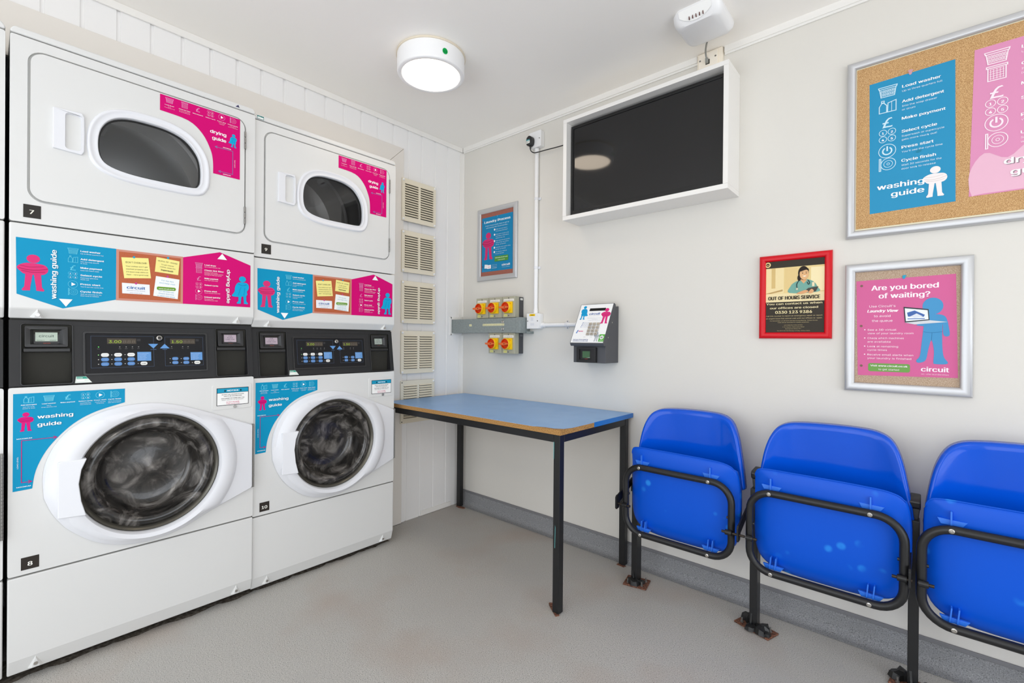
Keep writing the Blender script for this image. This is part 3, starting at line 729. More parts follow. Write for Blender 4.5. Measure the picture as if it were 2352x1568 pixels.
    for ci, u in enumerate((.216, .250, .285)):
        for ri, (v, tx) in enumerate(((.996, ('HOT', 'SUPERWASH', 'SUPERCYCLE')), (.9805, ('HOT WHITES', 'HOT COLOURS', 'HOT MIXED')), (.965, ('NORMAL', 'DELICATES', 'WOOLLENS')))): p.text(tx[ci], X(u), Z(v), .0021, '#6c7fa0' if ri == 0 else '#d6e2f0', True, align='c', w=.013)
    for u, v in ((.320, .9638), (.481, .9623)): p.text('START', X(u), Z(v), .0036, '#22262c', True, align='c', w=.0135)
    for u, v, tx in ((.412, .979, 'WHITES'), (.446, .9785, 'COLOURS'), (.412, .9645, 'PERM'), (.446, .964, 'DELICATES')): p.text(tx, X(u), Z(v), .0022, '#d6e2f0', True, align='c', w=.013)
    for a0, b1 in ((.304, 1.003), (.462, 1.000)):
        for k in range(5): p.text(('Start instructions', '1. Add detergent', '2. Load washer', '3. Select cycle', '4. Press start')[k] if a0 < .4 else ('Start instructions', '1. Load dryer', '2. Close door', '3. Select cycle', '4. Press start')[k], X(a0), Z(b1-.003-k*.0052), .0026, '#d6e2f0', k == 0, w=(.030, .024, .022, .024, .021)[k])
    p.build('control_plate', cs, world=False, label='dark control plate with blue and white buttons')
    s = G(Fc); s.lathe(X(.365), Z(1.055), [(.0125, .001), (.0125, .004), (.0095, .008)], 24, cap1=True); kl = B(s, 'key_lock', CONS2, cs)
    s = G(Fc); s.lathe(X(.365), Z(1.055), [(.0085, .007), (.0085, .0085), (.0058, .0095), (.0048, .0080), (.0005, .0080)], 24); B(s, 'lock_barrel', CHROME, kl, label='bright metal key barrel')
    # torn test sticker at the console's lower edge
    p = Print(Fc, 0.0006); p.poly([(.1455, .003), (.187, .003), (.172, .024), (.148, .024)], '#dfe6df'); p.up(); p.poly([(.149, .016), (.1775, .016), (.171, .0235), (.149, .0235)], '#3f9c88'); p.rect(.150, .168, .0085, .0135, '#f4f4ee'); p.up(); p.text('PASSED', .150, .0175, .004, '#e8f4ee', True, w=.014);
    p.build('test_sticker', cs, world=False, label='torn green and white test sticker')
    # --- washer front
    wc = (.350, .587)
    g = G(L); g.prism(rrect(-.001, .681, .334, .9055, .006, 3), -.03, 0.0, [ell(wc[0], wc[1], .21, .21, 48)], back=False); wf = B(g, 'washer_front', ENAMEL, bevel=.004, seg=3)
    out = spline([(0.072, 0.611), (0.077, 0.660), (0.098, 0.717), (0.135, 0.766), (0.200, 0.808), (0.272, 0.827), (0.348, 0.829), (0.420, 0.815), (0.497, 0.787), (0.590, 0.7475), (0.672, 0.712)], 5, False)+[(0.676, 0.708), (0.676, 0.459), (0.672, 0.454)]+spline([(0.600, 0.426), (0.522, 0.396), (0.433, 0.357), (0.350, 0.343), (0.273, 0.350), (0.202, 0.380), (0.134, 0.440), (0.096, 0.499), (0.075, 0.557)], 5, False)
    dense = []
    for (a0, b0), (a1, b1) in zip(out, out[1:]+out[:1]):
        m_ = max(1, int(math.hypot(a1-a0, b1-b0)/.012))
        dense += [(a0+(a1-a0)*k/m_, b0+(b1-b0)*k/m_) for k in range(m_)]
    out = dense
    A = [math.atan2(b-wc[1], a-wc[0]) for a, b in out]
    R = [math.hypot(a-wc[0], b-wc[1]) for a, b in out]
    def at(rf, w):
        return [(wc[0]+rf(r)*math.cos(t), wc[1]+rf(r)*math.sin(t), w) for t, r in zip(A, R)]
    g = G(L)
    g.loft([at(lambda r: r, .001), at(lambda r: r-.0005, .008), at(lambda r: r-.005, .014), at(lambda r: min(r-.010, .266), .0165), at(lambda r: min(r-.016, .258), .026), at(lambda r: min(r-.024, .246), .033), at(lambda r: .222, .036), at(lambda r: .209, .032), at(lambda r: .204, .024), at(lambda r: .203, .004)])
    wd = B(g, 'washer_door', WPLAST2, smooth=32)
    g = G(L)
    g.lathe(wc[0], wc[1], [(.203, .012), (.199, .016), (.194, .012), (.188, .0)], 64); B(g, 'chrome_ring', mat('dark_ring', '#5d5a52', .3, metal=.6), wd, smooth=60)
    g = G(L)
    g.lathe(wc[0], wc[1], [(.190, .002), (.178, .012), (.165, .014), (.155, .002), (.146, -.045), (.134, -.075), (.115, -.085), (.06, -.078), (.0006, -.074)], 64)
    B(g, 'porthole_glass', smeared_glass('wet_porthole_%d' % idx, idx+1.3), wd, smooth=75, label='wet dark round glass')
    hd_ = [(.104, .669), (.171, .671), (.158, .637), (.152, .593), (.158, .537), (.170, .489), (.104, .491)]
    g = G(L); g.loft([[(a, b, (.020 if a < .11 else .012)) for a, b in hd_], [(a, b, (.0335 if a < .11 else .044)) for a, b in hd_]], True, True); B(g, 'handle', WPLAST2, wd, bevel=.003, seg=3, label='white moulded pull grip')
    g = G(L); g.box(.6735, .681, .455, .712, .001, .010)
    for k in range(24): g.cyl((.6785, .456+k*.01065, .010), (.6785, .456+k*.01065+.0095, .010), .0032, 8)
    B(g, 'piano_hinge', DULLM, wd)
    # washing sticker
    p = Print(L, 0.0006)
    p.poly([(.009, .887), (.009, .592), (.050, .5935)]+spline([(.050, .593), (.058, .648), (.080, .704), (.114, .752), (.152, .789), (.200, .816), (.271, .838)], 4, False)[1:]+[(.271, .885)], CY_); p.up()
    lc = '#6fcbe2'
    for u, ic, lb, subs in ((.042, ic_bottle, 'Add detergent', ('Into the soap', 'drawer or drum')), (.086, ic_basket, 'Load washer', ('Up to', 'three quarters full')), (.129, ic_pound, 'Make payment', ()), (.171, ic_grid, 'Select cycle', ('Superwash gets', 'more muck out!')), (.207, ic_play, 'Press start', ("You'll see the", 'cycle time')), (.244, ic_door, 'Cycle finish', ('Wait 30 seconds for the', 'door lock to release'))):
        ic(p, u, .8685, .024, lc); p.text(lb, u, .8505, .0042, WH, True, align='c', w=min(.034, len(lb)*.0028))
        for k, sx_ in enumerate(subs): p.text(sx_, u, .8445-k*.0047, .0028, WH, False, align='c', w=min(.034, len(sx_)*.0019))
    figure_bundle(p, .036, .772, .058, '#d60f7a', '#8f0a4c'); p.up()
    p.text('washing', .0618, .8065, .015, '#1f6f94', True, w=.080); p.text('guide', .0618, .7825, .015, '#1f6f94', True, w=.053); p.up()
    p.text('washing', .061, .8072, .015, WH, True, w=.080); p.text('guide', .061, .7832, .015, WH, True, w=.053)
    ar = '#c2126e'
    p.line([(.104, .744), (.027, .744), (.027, .6165), (.048, .6165)], .0016, ar); p.line([(.097, .748), (.104, .744), (.097, .740)], .0016, ar); p.line([(.042, .6205), (.049, .6165), (.042, .6125)], .0016, ar)
    p.text('MAXIMUM', .017, .7485, .0042, WH, True, w=.032); p.text('MINIMUM', .017, .602, .0042, WH, True, w=.030); p.text('LOAD LEVEL', .0205, .660, .0042, WH, False, rot=90, w=.036)
    p.build('washing_guide_sticker', wf, world=False, label='cyan washing guide sticker')
    # soap drawer plate and notice
    g = G(L); g.prism(rrect(.532, .673, .781, .879, .009, 4), -.002, .0022); dp = B(g, 'detergent_cover', ENAMEL, wf, bevel=.0012)
    g = G(L); g.cyl((.612, .7895, .001), (.612, .7895, .0052), .006, 14); B(g, 'cover_screw', CHROME, dp)
    p = Print(L, .0028); p.rect(.547, .661, .7965, .865, '#1b1b1b'); p.up(); p.rect(.549, .659, .7985, .8455, '#f3f3f1'); p.rect(.549, .659, .847, .863, '#1f97bb'); p.up()
    p.text('NOTICE', .604, .8515, .0075, '#ffffff', True, w=.040, align='c')
    for sg in (-1, 1): p.poly([(.604+sg*.028-.004, .851), (.604+sg*.028+.004, .851), (.604+sg*.028, .859)], '#14222a')
    for k, (tx, cc, w_, bo) in enumerate((('DO NOT USE COLOUR CATCHER', '#222222', .078, True), ('SHEETS IN THIS MACHINE', '#222222', .064, True), ('SAVE MONEY BY USING ONLY THE', '#333333', .083, True), ('RIGHT AMOUNT OF DETERGENT', '#444444', .078, False), ('DO NOT USE MORE', '#d3246f', .046, True), ('THAN 1/4 OF A CUP', '#d3246f', .048, True))): p.text(tx, .604, (.8375, .831, .8225, .8165, .8075, .801)[k], .0042, cc, bo, w=w_, align='c')
    p.build('notice_label', dp, world=False, label='white notice label with a cyan heading')
    if wa_no:
        p = Print(L, 0.0008); p.rect(.027, .066, .348, .386, '#35302c'); p.up(); p.text(wa_no, .0465, .3585, .017, '#f3f1ea', True, align='c'); p.build('number_plate', root, world=False, label='small black plate numbered '+wa_no)
    # --- lower service panel
    g = G(L)
    prof = [(-0.03, .030), (-0.0150, .030), (0.0, .078), (0.0, .3285), (-0.03, .3285)]
    g.loft([[(u, pz, pw) for pw, pz in prof] for u in (-0.001, 0.681)], True, True); lp = B(g, 'lower_panel', ENAMEL, bevel=.004, seg=3, smooth=12)
    for u in (0.060, 0.622):
        g = G(L); g.loft([[(u-.018, .037, -.014), (u+.018, .037, -.014), (u, .076, -.0015)], [(u-.009, .0395, -.0015), (u+.009, .0395, -.0015), (u, .068, -.0005)]], True, True); B(g, 'screw_boss', ENAMEL, lp)
        g = G(L); g.cyl((u, .050, -.006), (u, .050, .0010), .005, 14); B(g, 'screw', CHROME, lp)
    return root
s1 = build_stack(0, MY0, 0, 0, 'white stacked washer dryer with number plates 7 and 8', ('7', '8', 'circuit', 'pink'))
s2 = build_stack(1, MY0+MW, -0.0107, -0.010, 'white stacked washer dryer with number plates 9 and 10', ('9', '10', 'pink', 'green'))
s3 = copy_tree(s1, None, ('number_plate', 'maker_mark', 'drying_guide_sticker', 'washing_guide_sticker', 'guide_sticker', 'test_sticker'))
s3.location.y = MY0-MW-.008
s3['label'] = 'white stacked washer dryer of which only a sliver shows, left of stack 7 and 8'
# grime on the floor along the foot of the stacks
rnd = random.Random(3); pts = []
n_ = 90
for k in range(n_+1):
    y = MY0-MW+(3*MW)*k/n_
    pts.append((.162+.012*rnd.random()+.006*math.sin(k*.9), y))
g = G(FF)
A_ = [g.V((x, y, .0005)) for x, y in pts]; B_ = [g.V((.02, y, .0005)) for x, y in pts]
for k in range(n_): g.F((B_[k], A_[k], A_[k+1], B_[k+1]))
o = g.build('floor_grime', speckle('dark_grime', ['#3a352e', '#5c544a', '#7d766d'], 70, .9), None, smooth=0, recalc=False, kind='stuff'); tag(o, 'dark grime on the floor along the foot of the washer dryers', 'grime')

# ------------------------------------------------------------------ ventilation grilles on the cladding
BEIGE = mat('beige_plastic', '#e2dac6', .45); SLOT = mat('grille_slot', '#3a3833', .8)
VZ = [(1.744, 1.988), (1.449, 1.690), (1.155, 1.400), (0.863, 1.111), (0.576, 0.822)]
vl = ['beige slatted vent grille at the top of the column of five', 'beige slatted vent grille second from the top of the column', 'beige slatted vent grille in the middle of the column of five', 'beige slatted vent grille just above the one the table cuts across', 'beige slatted vent grille partly hidden by the blue table top']
for i, ((z0, z1), lb) in enumerate(zip(VZ, vl)):
    y0, y1 = -0.4885, -0.2440; yc = (y0+y1)/2
    t = thing('vent_grille', (0.0175, yc, z0), lb, 'vent', 'beige vent grilles beside the machines')
    g = G(FL); holes = []
    n = 14; h = (z1-z0-.05)/n
    for k in range(n):
        za = z0+.025+k*h
        for a, b in ((y0+.020, yc-.008), (yc+.008, y1-.020)): holes.append([(a, za+h*.22), (b, za+h*.22), (b, za+h*.97), (a, za+h*.97)])
    g.prism(rrect(y0, y1, z0, z1, .003, 2), .0175, .0245, holes); g.build('panel', BEIGE, t, bevel=.0008)
    g = G(FL)
    for k in range(n):
        za = z0+.025+k*h
        for a, b in ((y0+.020, yc-.008), (yc+.008, y1-.020)):
            g.loft([[(u, za+h*.97, .0215), (u, za+h*.985, .0235), (u, za+h*.50, .0300), (u, za+h*.485, .0280)] for u in (a, b)], True, True)
    o = g.build('slats', BEIGE, t, smooth=0)
    g = G(FL); g.box(y0+.01, y1-.01, z0+.01, z1-.01, .0165, .0172); g.build('duct_shadow', SLOT, t)
    for sy in (y0+.008, y1-.009):
        for sz in (z0+.010, z1-.010):
            if i == 4 and sy < yc:
                g = G(FL); g.cyl((sy, sz, .023), (sy, sz, .0248), .0035, 10); g.build('screw_hole', SLOT, t)
            elif i == 4 and sz < yc+1: 
                g = G(FL); g.lathe(sy, sz, [(.007, .0245), (.0065, .028), (.004, .030), (.0004, .0305)], 16); g.build('screw_cap', WPLAST, t)
            else:
                g = G(FL); g.lathe(sy, sz, [(.007, .0245), (.0065, .028), (.004, .030), (.0004, .0305)], 16); g.build('screw_cap', WPLAST, t)

# ------------------------------------------------------------------ steel trunking, isolators, conduits
GALV = speckle('galvanised_steel', ['#7f8786', '#868e8d', '#8c9492'], 90, .5)
t = thing('cable_trunking', (0.29, 0, 1.10), 'grey metal cable trunking between the two rows of red switches', 'trunking')
g = G(FW); g.box(-0.05, 0.575, 1.104, 1.1895, 0.001, 0.0895); g.build('duct', GALV, t, bevel=.002)
g = G(FW); g.box(0.5465, 0.576, 1.1025, 1.191, 0.0005, 0.0905); g.build('end_piece', GALV, t, bevel=.002)
g = G(FW); g.box(0.577, 0.603, 1.099, 1.1125, 0.0005, 0.035); g.build('end_flange', GALV, t, bevel=.001)
for v in (1.166, 1.126):
    g = G(FW); g.lathe(0.447, v, [(.0085, .0895), (.0085, .0925), (.006, .094), (.0035, .0925), (.0004, .0925)], 16); g.build('screw', CHROME, t)
p = Print(FW, .0901); p.rect(.283, .457, 1.1455, 1.1575, '#e6e0b4'); p.up(); p.text('BEWARE 400V EXISTS BETWEEN SWITCHES', .370, 1.1488, .0055, '#3a3826', False, w=.150, align='c')
p.poly([(.287, 1.1515), (.2925, 1.1485), (.2925, 1.1545)], '#3a3826'); p.poly([(.453, 1.1515), (.4475, 1.1545), (.4475, 1.1485)], '#3a3826'); p.build('warning_label', t, label='pale yellow warning label')
p = Print(FW, .0901); p.rect(.165, .188, 1.1445, 1.157, '#e6e0b4'); p.up(); p.text('400V', .1765, 1.148, .0055, '#3a3826', False, w=.017, align='c'); p.build('voltage_label', t)
# white trim where the trunking enters the left wall
g = G(FL)
g.prism([(-0.101, 1.092), (-0.0005, 1.092), (-0.0005, 1.104), (-0.0915, 1.104)], .0005, .005); g.prism([(-0.0915, 1.1905), (-0.0005, 1.1905), (-0.0005, 1.206), (-0.101, 1.206)], .0005, .005); g.box(-0.104, -0.0925, 1.092, 1.206, .0005, .005)
struct(g, 'trim_8', TRIMW, smooth=0)
GREYP = mat('grey_beige_case', '#a9a794', .5); DKBOX = mat('dark_grey_case', '#45464a', .55)
YEL = mat('yellow_plate', '#f2c500', .4); REDK = mat('orange_red_knob', '#d8420c', .38); REDH = mat('orange_red_handle', '#e06a35', .4)
def isolator(x0, z0, w, last, no, label):
    h = .121; x1 = x0+w; xc = x0+.052
    t = thing('isolator_switch', (xc, 0, z0), label, 'switch', 'rotary isolator switches around the trunking')
    e = .030 if last else 0.0
    g = G(FW); g.box(x0+.002, x1-.002, z0+.002, z0+h-.002, 0.0005, .041); g.build('back_box', DKBOX, t, bevel=.002)
    g = G(FW); g.box(x0, x1, z0, z0+h, .041, .079); g.build('cover', GREYP, t, bevel=.003, seg=2)
    kx, kz = xc-.004, z0+.058
    g = G(FW); g.box(kx-.024, kx+.034, kz-.033, kz+.032, .079, .089); g.build('yellow_plate', YEL, t, bevel=.001)
    g = G(FW); g.lathe(kx, kz, [(.0305, .0885), (.0305, .108), (.029, .1095)], 40); g.lathe(kx, kz, [(.029, .1095), (.0265, .1095)], 40, m=1); g.lathe(kx, kz, [(.0265, .1095), (.025, .097), (.0005, .095)], 40, m=1)
    kn = g.build('knob', [YEL, REDK], t, smooth=50)
    g = G(FW); g.prism([(kx-.046, kz-.002), (kx-.038, kz-.006), (kx-.008, kz-.0095), (kx+.008, kz-.0075), (kx+.026, kz-.004), (kx+.026, kz+.003), (kx+.006, kz+.0075), (kx-.012, kz+.0065), (kx-.044, kz+.005)], .096, .114); hd = g.build('handle', REDH, kn, bevel=.002)
    g = G(FW); g.cyl((kx, kz, .113), (kx, kz, .1146), .0032, 12); g.build('handle_screw', GAP, hd)
    p = Print(FW, .0894); p.text('I', kx+.026, kz+.018, .006, '#b5301a', True);
    p.rect(kx+.020, kx+.024, kz+.018, kz+.024, '#b5301a'); p.build('position_mark', t)
    for v in (z0+.011, z0+h-.010):
        g = G(FW); g.lathe(xc-.002, v, [(.0042, .079), (.0042, .0802), (.003, .0806), (.0026, .0798), (.0004, .0798)], 12); g.build('screw', DULLM, t)
    p = Print(FW, .0796); p.rect(xc-.040, xc+.038, z0+.0935, z0+.1065, '#efefec'); p.up(); p.text('WASHER/DRYER '+no, xc-.001, z0+.0965, .0065, '#3c3c3c', False, w=.070, align='c'); p.build('name_label', t)
    p = Print(FW, .0796); p.rect(xc-.038, xc-.013, z0+.0065, z0+.0195, '#e3e08e'); p.up(); p.text('230V', xc-.0255, z0+.0100, .006, '#3a3a2a', False, w=.018, align='c'); p.build('voltage_label', t)
    if last:
        fs = Frame((x1-.002, 0, 0), (0, 1, 0), (0, 0, 1))
        p = Print(fs, .0006); p.rect(-.030, -.008, z0+h-.020, z0+h-.009, '#e9e9e4' if no == '3' else '#77787a'); p.up(); p.text('MEM', -.019, z0+h-.017, .004, '#4a4a4a', False, align='c', w=.012); p.build('side_label', t)
isolator(.2145, 1.1915, .1035, False, '1', 'red and yellow isolator switch at the corner end of the upper row')
isolator(.3215, 1.1915, .1060, False, '2', 'red and yellow isolator switch in the middle of the upper row')
isolator(.4305, 1.1915, .0970, True, '3', 'red and yellow isolator switch at the conduit end of the upper row')
isolator(.3215, .9830, .1060, False, '4', 'red and yellow isolator switch below the trunking, nearer the corner')
isolator(.4305, .9830, .0970, True, '5', 'red and yellow isolator switch below the trunking, nearer the payment terminal')

t = thing('fused_spur', (.628, 0, 1.127), 'square white fused spur box with a yellow label at the end of the trunking', 'switch')
g = G(FW); g.box(.5835, .671, 1.1275, 1.2115, .0005, .032); g.build('back_box', WPLAST, t, bevel=.003)
g = G(FW); g.box(.5815, .669, 1.1265, 1.2125, .032, .040); g.build('face_plate', WPLAST, t, bevel=.003)
g = G(FW); g.box(.6155, .633, 1.172, 1.191, .040, .0425); g.build('rocker', WPLAST2, t, bevel=.0015)
g = G(FW); g.box(.611, .638, 1.145, 1.1585, .040, .0412); g.build('fuse_carrier', WPLAST2, t, bevel=.0008)
for u in (.5905, .660):
    g = G(FW); g.lathe(u, 1.170, [(.0032, .040), (.003, .0412), (.0004, .0412)], 12); g.build('screw', DULLM, t)
p = Print(FW, .0406); p.rect(.6035, .643, 1.1975, 1.2085, '#f0c400'); p.up(); p.rect(.613, .633, 1.2015, 1.2045, '#6d5b12'); p.build('yellow_label', t)

t = thing('conduit_pipe', (.626, 0, 1.21), 'white upright conduit between the wall socket and the spur box', 'conduit')
g = G(FW); g.cyl((.626, 1.236, .0135), (.626, 2.115, .0135), .0115, 20); g.build('pipe', WPLAST, t)
for a, b in ((1.2125, 1.240), (2.112, 2.138)):
    g = G(FW); g.cyl((.626, a, .0135), (.626, b, .0135), .0133, 20); g.build('adaptor', WPLAST, t)
for v in (1.470, 1.857):
    g = G(FW); g.cyl((.626, v-.007, .0135), (.626, v+.007, .0135), .0135, 20); g.box(.612, .649, v-.007, v+.007, .0005, .006); g.build('clip', WPLAST2, t, bevel=.001)
t = thing('conduit_pipe', (.80, 0, 1.147), 'white level conduit between the spur box and the payment terminal', 'conduit')
g = G(FW); g.cyl((.690, 1.147, .0135), (1.02, 1.147, .0135), .0105, 20); g.build('pipe', WPLAST, t)
g = G(FW); g.cyl((.6715, 1.147, .0135), (.694, 1.147, .0135), .0133, 20); g.build('adaptor', WPLAST, t)
g = G(FW); g.cyl((.8295, 1.147, .0135), (.8435, 1.147, .0135), .0128, 20); g.prism(rrect(.8285, .8445, 1.124, 1.170, .008, 5), .0005, .005); cl = g.build('saddle_clip', WPLAST2, t, bevel=.001)
for v in (1.129, 1.165):
    g = G(FW); g.cyl((.8365, v, .004), (.8365, v, .0062), .003, 10); g.build('screw', DULLM, cl)

t = thing('socket_outlet', (.632, 0, 2.138), 'white single wall socket high up left of the television', 'socket')
g = G(FW); g.box(.588, .668, 2.141, 2.227, .0005, .024); g.build('back_box', WPLAST, t, bevel=.002)
g = G(FW); g.box(.5865, .670, 2.1385, 2.2285, .024, .036); g.build('face_plate', WPLAST, t, bevel=.003)
g = G(FW); g.lathe(.660, 2.183, [(.003, .036), (.003, .0372), (.0004, .0372)], 12); g.build('screw', DULLM, t)
t = thing('power_plug', (.612, -.037, 2.15), 'black mains plug in the high wall socket with its cable to the television', 'plug')
g = G(FW); g.prism(spline([(.5875, 2.165), (.592, 2.150), (.607, 2.145), (.622, 2.150), (.627, 2.165), (.627, 2.182), (.621, 2.194), (.607, 2.201), (.593, 2.194), (.5875, 2.182)], 4), .0365, .066); g.build('body', CONS2, t, bevel=.005, seg=3)
p = Print(FW, .0665); p.rect(.592, .616, 2.158, 2.180, '#eef0ea'); p.up(); p.rect(.592, .616, 2.172, 2.180, '#2c8a92'); p.up(); p.text('PASSED', .604, 2.1745, .0035, '#e8f4ee', True, w=.017, align='c'); p.rect(.594, .612, 2.166, 2.1675, '#777777'); p.rect(.594, .608, 2.1625, 2.164, '#777777'); p.build('test_sticker', t, label='green and white test sticker')
g = G(FW); g.tube(spline([(.6075, 2.150, .050), (.6078, 2.132, .050), (.612, 2.118, .048), (.630, 2.106, .044), (.660, 2.104, .040), (.720, 2.103, .036), (.790, 2.101, .032), (.850, 2.103, .026), (.880, 2.108, .022), (.9015, 2.118, .018)], 5, False), .0028, 8); g.build('cable', CONS2, t, smooth=60)
g = G(FW); g.cyl((.6075, 2.153, .050), (.6075, 2.130, .050), .0058, 12, r2=.004); g.build('strain_relief', CONS2, t)

# ------------------------------------------------------------------ television in its box
t = thing('television_surround', (1.295, 0, 1.662), 'white painted box frame around the television', 'frame')
T_ = .0185
g = G(FW); g.box(.9015, 1.6855, 1.6625, 1.6625+.020, .0005, .150); g.build('bottom_board', TRIMW, t, bevel=.001)
g = G(FW); g.box(.9015, 1.6855, 2.147, 2.165, .0005, .150); g.build('top_board', TRIMW, t, bevel=.001)
for a, b in ((.9015, .922), (1.6665, 1.6855)):
    g = G(FW); g.box(a, b, 1.6828, 2.1468, .0005, .150); g.build('side_board', TRIMW, t, bevel=.001)
t = thing('television', (1.293, 0, 1.683), 'black flat-screen television, switched off, inside the white box', 'television')
g = G(FW); g.box(.928, 1.6635, 1.6835, 2.135, .060, .108); g.build('cabinet', CONS2, t, bevel=.003)
g = G(FW); g.prism([(.928, 1.6835), (1.6635, 1.6835), (1.6635, 2.135), (.928, 2.135)], .108, .1165, [[(.940, 1.712), (1.6515, 1.712), (1.6515, 2.121), (.940, 2.121)]], back=False); g.build('bezel', mat('gloss_black', '#121213', .18), t, bevel=.0015)
fs = Frame((0, 0, 0), (1, 0, 0), (0, 0, 1))
g = G(FW); g.box(.9395, 1.652, 1.7115, 2.1215, .104, .1125); g.build('screen', mat('screen_glass', '#161617', .06, spec=.5), t)
p = Print(FW, .1172); p.text('SAMSUNG', 1.075, 1.6935, .0045, '#9a9a9c', True, w=.032, align='c'); p.build('maker_badge', t)
g = G(FW); g.prism([(1.365, 1.6825), (1.405, 1.6825), (1.400, 1.690), (1.370, 1.690)], .108, .119); ir = g.build('sensor_window', mat('gloss_black', '#121213', .18), t); g = G(FW); g.lathe(1.385, 1.6905, [(.003, .118), (.003, .1195), (.0004, .1195)], 12); g.build('standby_light', mat('dull_red', '#8a2a22', .4), ir)

# ------------------------------------------------------------------ data socket, cable and access point
t = thing('data_socket', (1.567, 0, 2.166), 'cream data outlet block on top of the television box', 'socket')
g = G(FW); g.box(1.517, 1.620, 2.1665, 2.303, .0005, .020); g.build('mounting_block', mat('cream_block', '#efe6d6', .5), t, bevel=.001)
g = G(FW); g.box(1.524, 1.603, 2.215, 2.296, .020, .027); g.build('face_plate', mat('cream_plate', '#f1e9db', .4), t, bevel=.002)
for u in (1.531, 1.595):
    g = G(FW); g.lathe(u, 2.270, [(.0035, .027), (.0035, .0283), (.0004, .0283)], 12); g.build('screw', DULLM, t)
g = G(FW); g.box(1.554, 1.571, 2.246, 2.266, .026, .0275); g.build('jack', GAP, t)
t = thing('network_cable', (1.562, -.03, 2.21), 'short grey network cable between the data outlet and the access point', 'cable')
g = G(FW); g.box(1.5565, 1.5675, 2.248, 2.268, .0277, .042); g.build('plug', mat('grey_boot', '#8d8e8a', .5), t, bevel=.002)
g = G(FW); g.tube(spline([(1.562, 2.266, .038), (1.561, 2.278, .044), (1.566, 2.285, .062), (1.580, 2.287, .095), (1.598, 2.286, .130), (1.608, 2.284, .152)], 5, False), .0035, 8); g.build('cord', mat('grey_boot', '#8d8e8a', .5), t, smooth=60)
t = thing('access_point', (1.62, -.25, RZ), 'white rounded square wireless access point on the ceiling above the television', 'access point')
u0, u1, v0, v1 = 1.530, 1.712, -.346, -.146
fa = Frame((0, 0, RZ), (1, 0, 0), (0, -1, 0))      # (x, -y, distance below ceiling)
def apl(i, w, r, near): return [(a, b, w) for a, b in rrect(u0+i, u1-i, -v1+i, -v0-near, r, 7)]
g = G(fa); g.loft([apl(.012, .0005, .026, .002), apl(.003, .010, .032, .002), apl(.001, .022, .034, .010), apl(.003, .034, .034, .020), apl(.012, .0455, .030, .0295), apl(.024, .0500, .024, .0345)], True, True); g.build('shell', WPLAST, t, smooth=35)
g = G(fa)
arc = [1.548+.146*i/10 for i in range(11)]
o1 = [(u, .3462, .0098) for u in arc[1:-1]]; o2 = [(u, .3462-.0265*math.sin(PI*(i+1)/10)**.6, .0098+.0355*math.sin(PI*(i+1)/10)**.6) for i, u in enumerate(arc[1:-1])]
g.loft([[(a, b+.0012, c+.0006) for a, b, c in o1], [(a, b+.0012, c+.0012) for a, b, c in o2]], False, False, closed=False); g.build('status_face', mat('pale_face', '#f2f2ef', .4), t, smooth=0)
for k in range(5):
    u = 1.598+k*.0125
    g = G(fa); g.box(u-.0012, u+.0012, .3265, .3325, .032, .0425); g.build('status_light', mat('led_dark', '#5b2a24' if k < 2 else '#3d2a26', .4), t)

# ------------------------------------------------------------------ framed posters
def frame_bars(u0, u1, v0, v1, wd, d0, d1, m, parent, round_=True):
    g = G(FW)
    prof = [(0, d0), (0, d0+(d1-d0)*.30)]+[(wd*(.5-.5*math.cos(PI*i/12)), d0+(d1-d0)*(.30+.70*math.sin(PI*i/12)**.8)) for i in range(1, 12)]+[(wd, d0+(d1-d0)*.30), (wd, d0)]
    cs = [(u0, v0, 1, 1), (u1, v0, -1, 1), (u1, v1, -1, -1), (u0, v1, 1, -1)]
    loops = [[(a+sx*pu, b+sy*pu, pw) for pu, pw in prof] for a, b, sx, sy in cs]
    loops.append(loops[0])
    g.loft(loops); return g.build('frame', m, parent, smooth=44)
def sheet(t, u0, u1, v0, v1, w, m):
    g = G(FW); g.box(u0, u1, v0, v1, .0005, w); return g.build('backing', m, t)
# Laundry Process
t = thing('framed_poster', (.314, 0, 1.428), 'blue notice in a slim silver frame above the red switches', 'poster', 'silver framed notices')
frame_bars(.1485, .479, 1.428, 1.876, .031, .0005, .016, ALU, t); sheet(t, .172, .456, 1.45, 1.855, .007, CORKR)
p = Print(FW, .0074); BL = '#1e7fae'
U0, U1, V0, V1 = .187, .445, 1.4835, 1.819
p.rect(U0, U1, V0, V1, BL); p.up(); S = lambda a: U0+(U1-U0)*a; T = lambda b: V0+(V1-V0)*b
p.text('Laundry Process', S(.5), T(.895), .0195, WH, True, w=.216, align='c')
p.text('Follow these simple steps to get up', S(.5), T(.835), .0085, '#cfe4f0', False, w=.195, align='c'); p.text('and running with Circuit laundry...', S(.5), T(.795), .0085, '#cfe4f0', False, w=.185, align='c')
figure_bundle(p, S(.22), T(.225), .168, '#c9326d', '#8f1a45')
for k, (v, ls) in enumerate(((.745, ('Make sure you have a', 'Circuit laundry card*')), (.652, ('Visit www.circuit.co.uk', 'and follow instructions', 'online to top-up')), (.535, ('Take your Circuit laundry', 'card and top-up code to', 'the top-up machine')), (.415, ('Activate your credit using', 'the top-up machine')), (.335, ('You are now ready to', 'do your laundry')))):
    p.poly(ell(S(.425), T(v)+.002, .0062, .0062, 14), '#e9eef2'); p.up(); p.text(str(k+1), S(.425), T(v)-.001, .006, '#c9326d', True, align='c')
    for j, l in enumerate(ls): p.text(l, S(.465), T(v-.035*j), .0062, '#d8e8f2', False, w=len(l)*.0046)
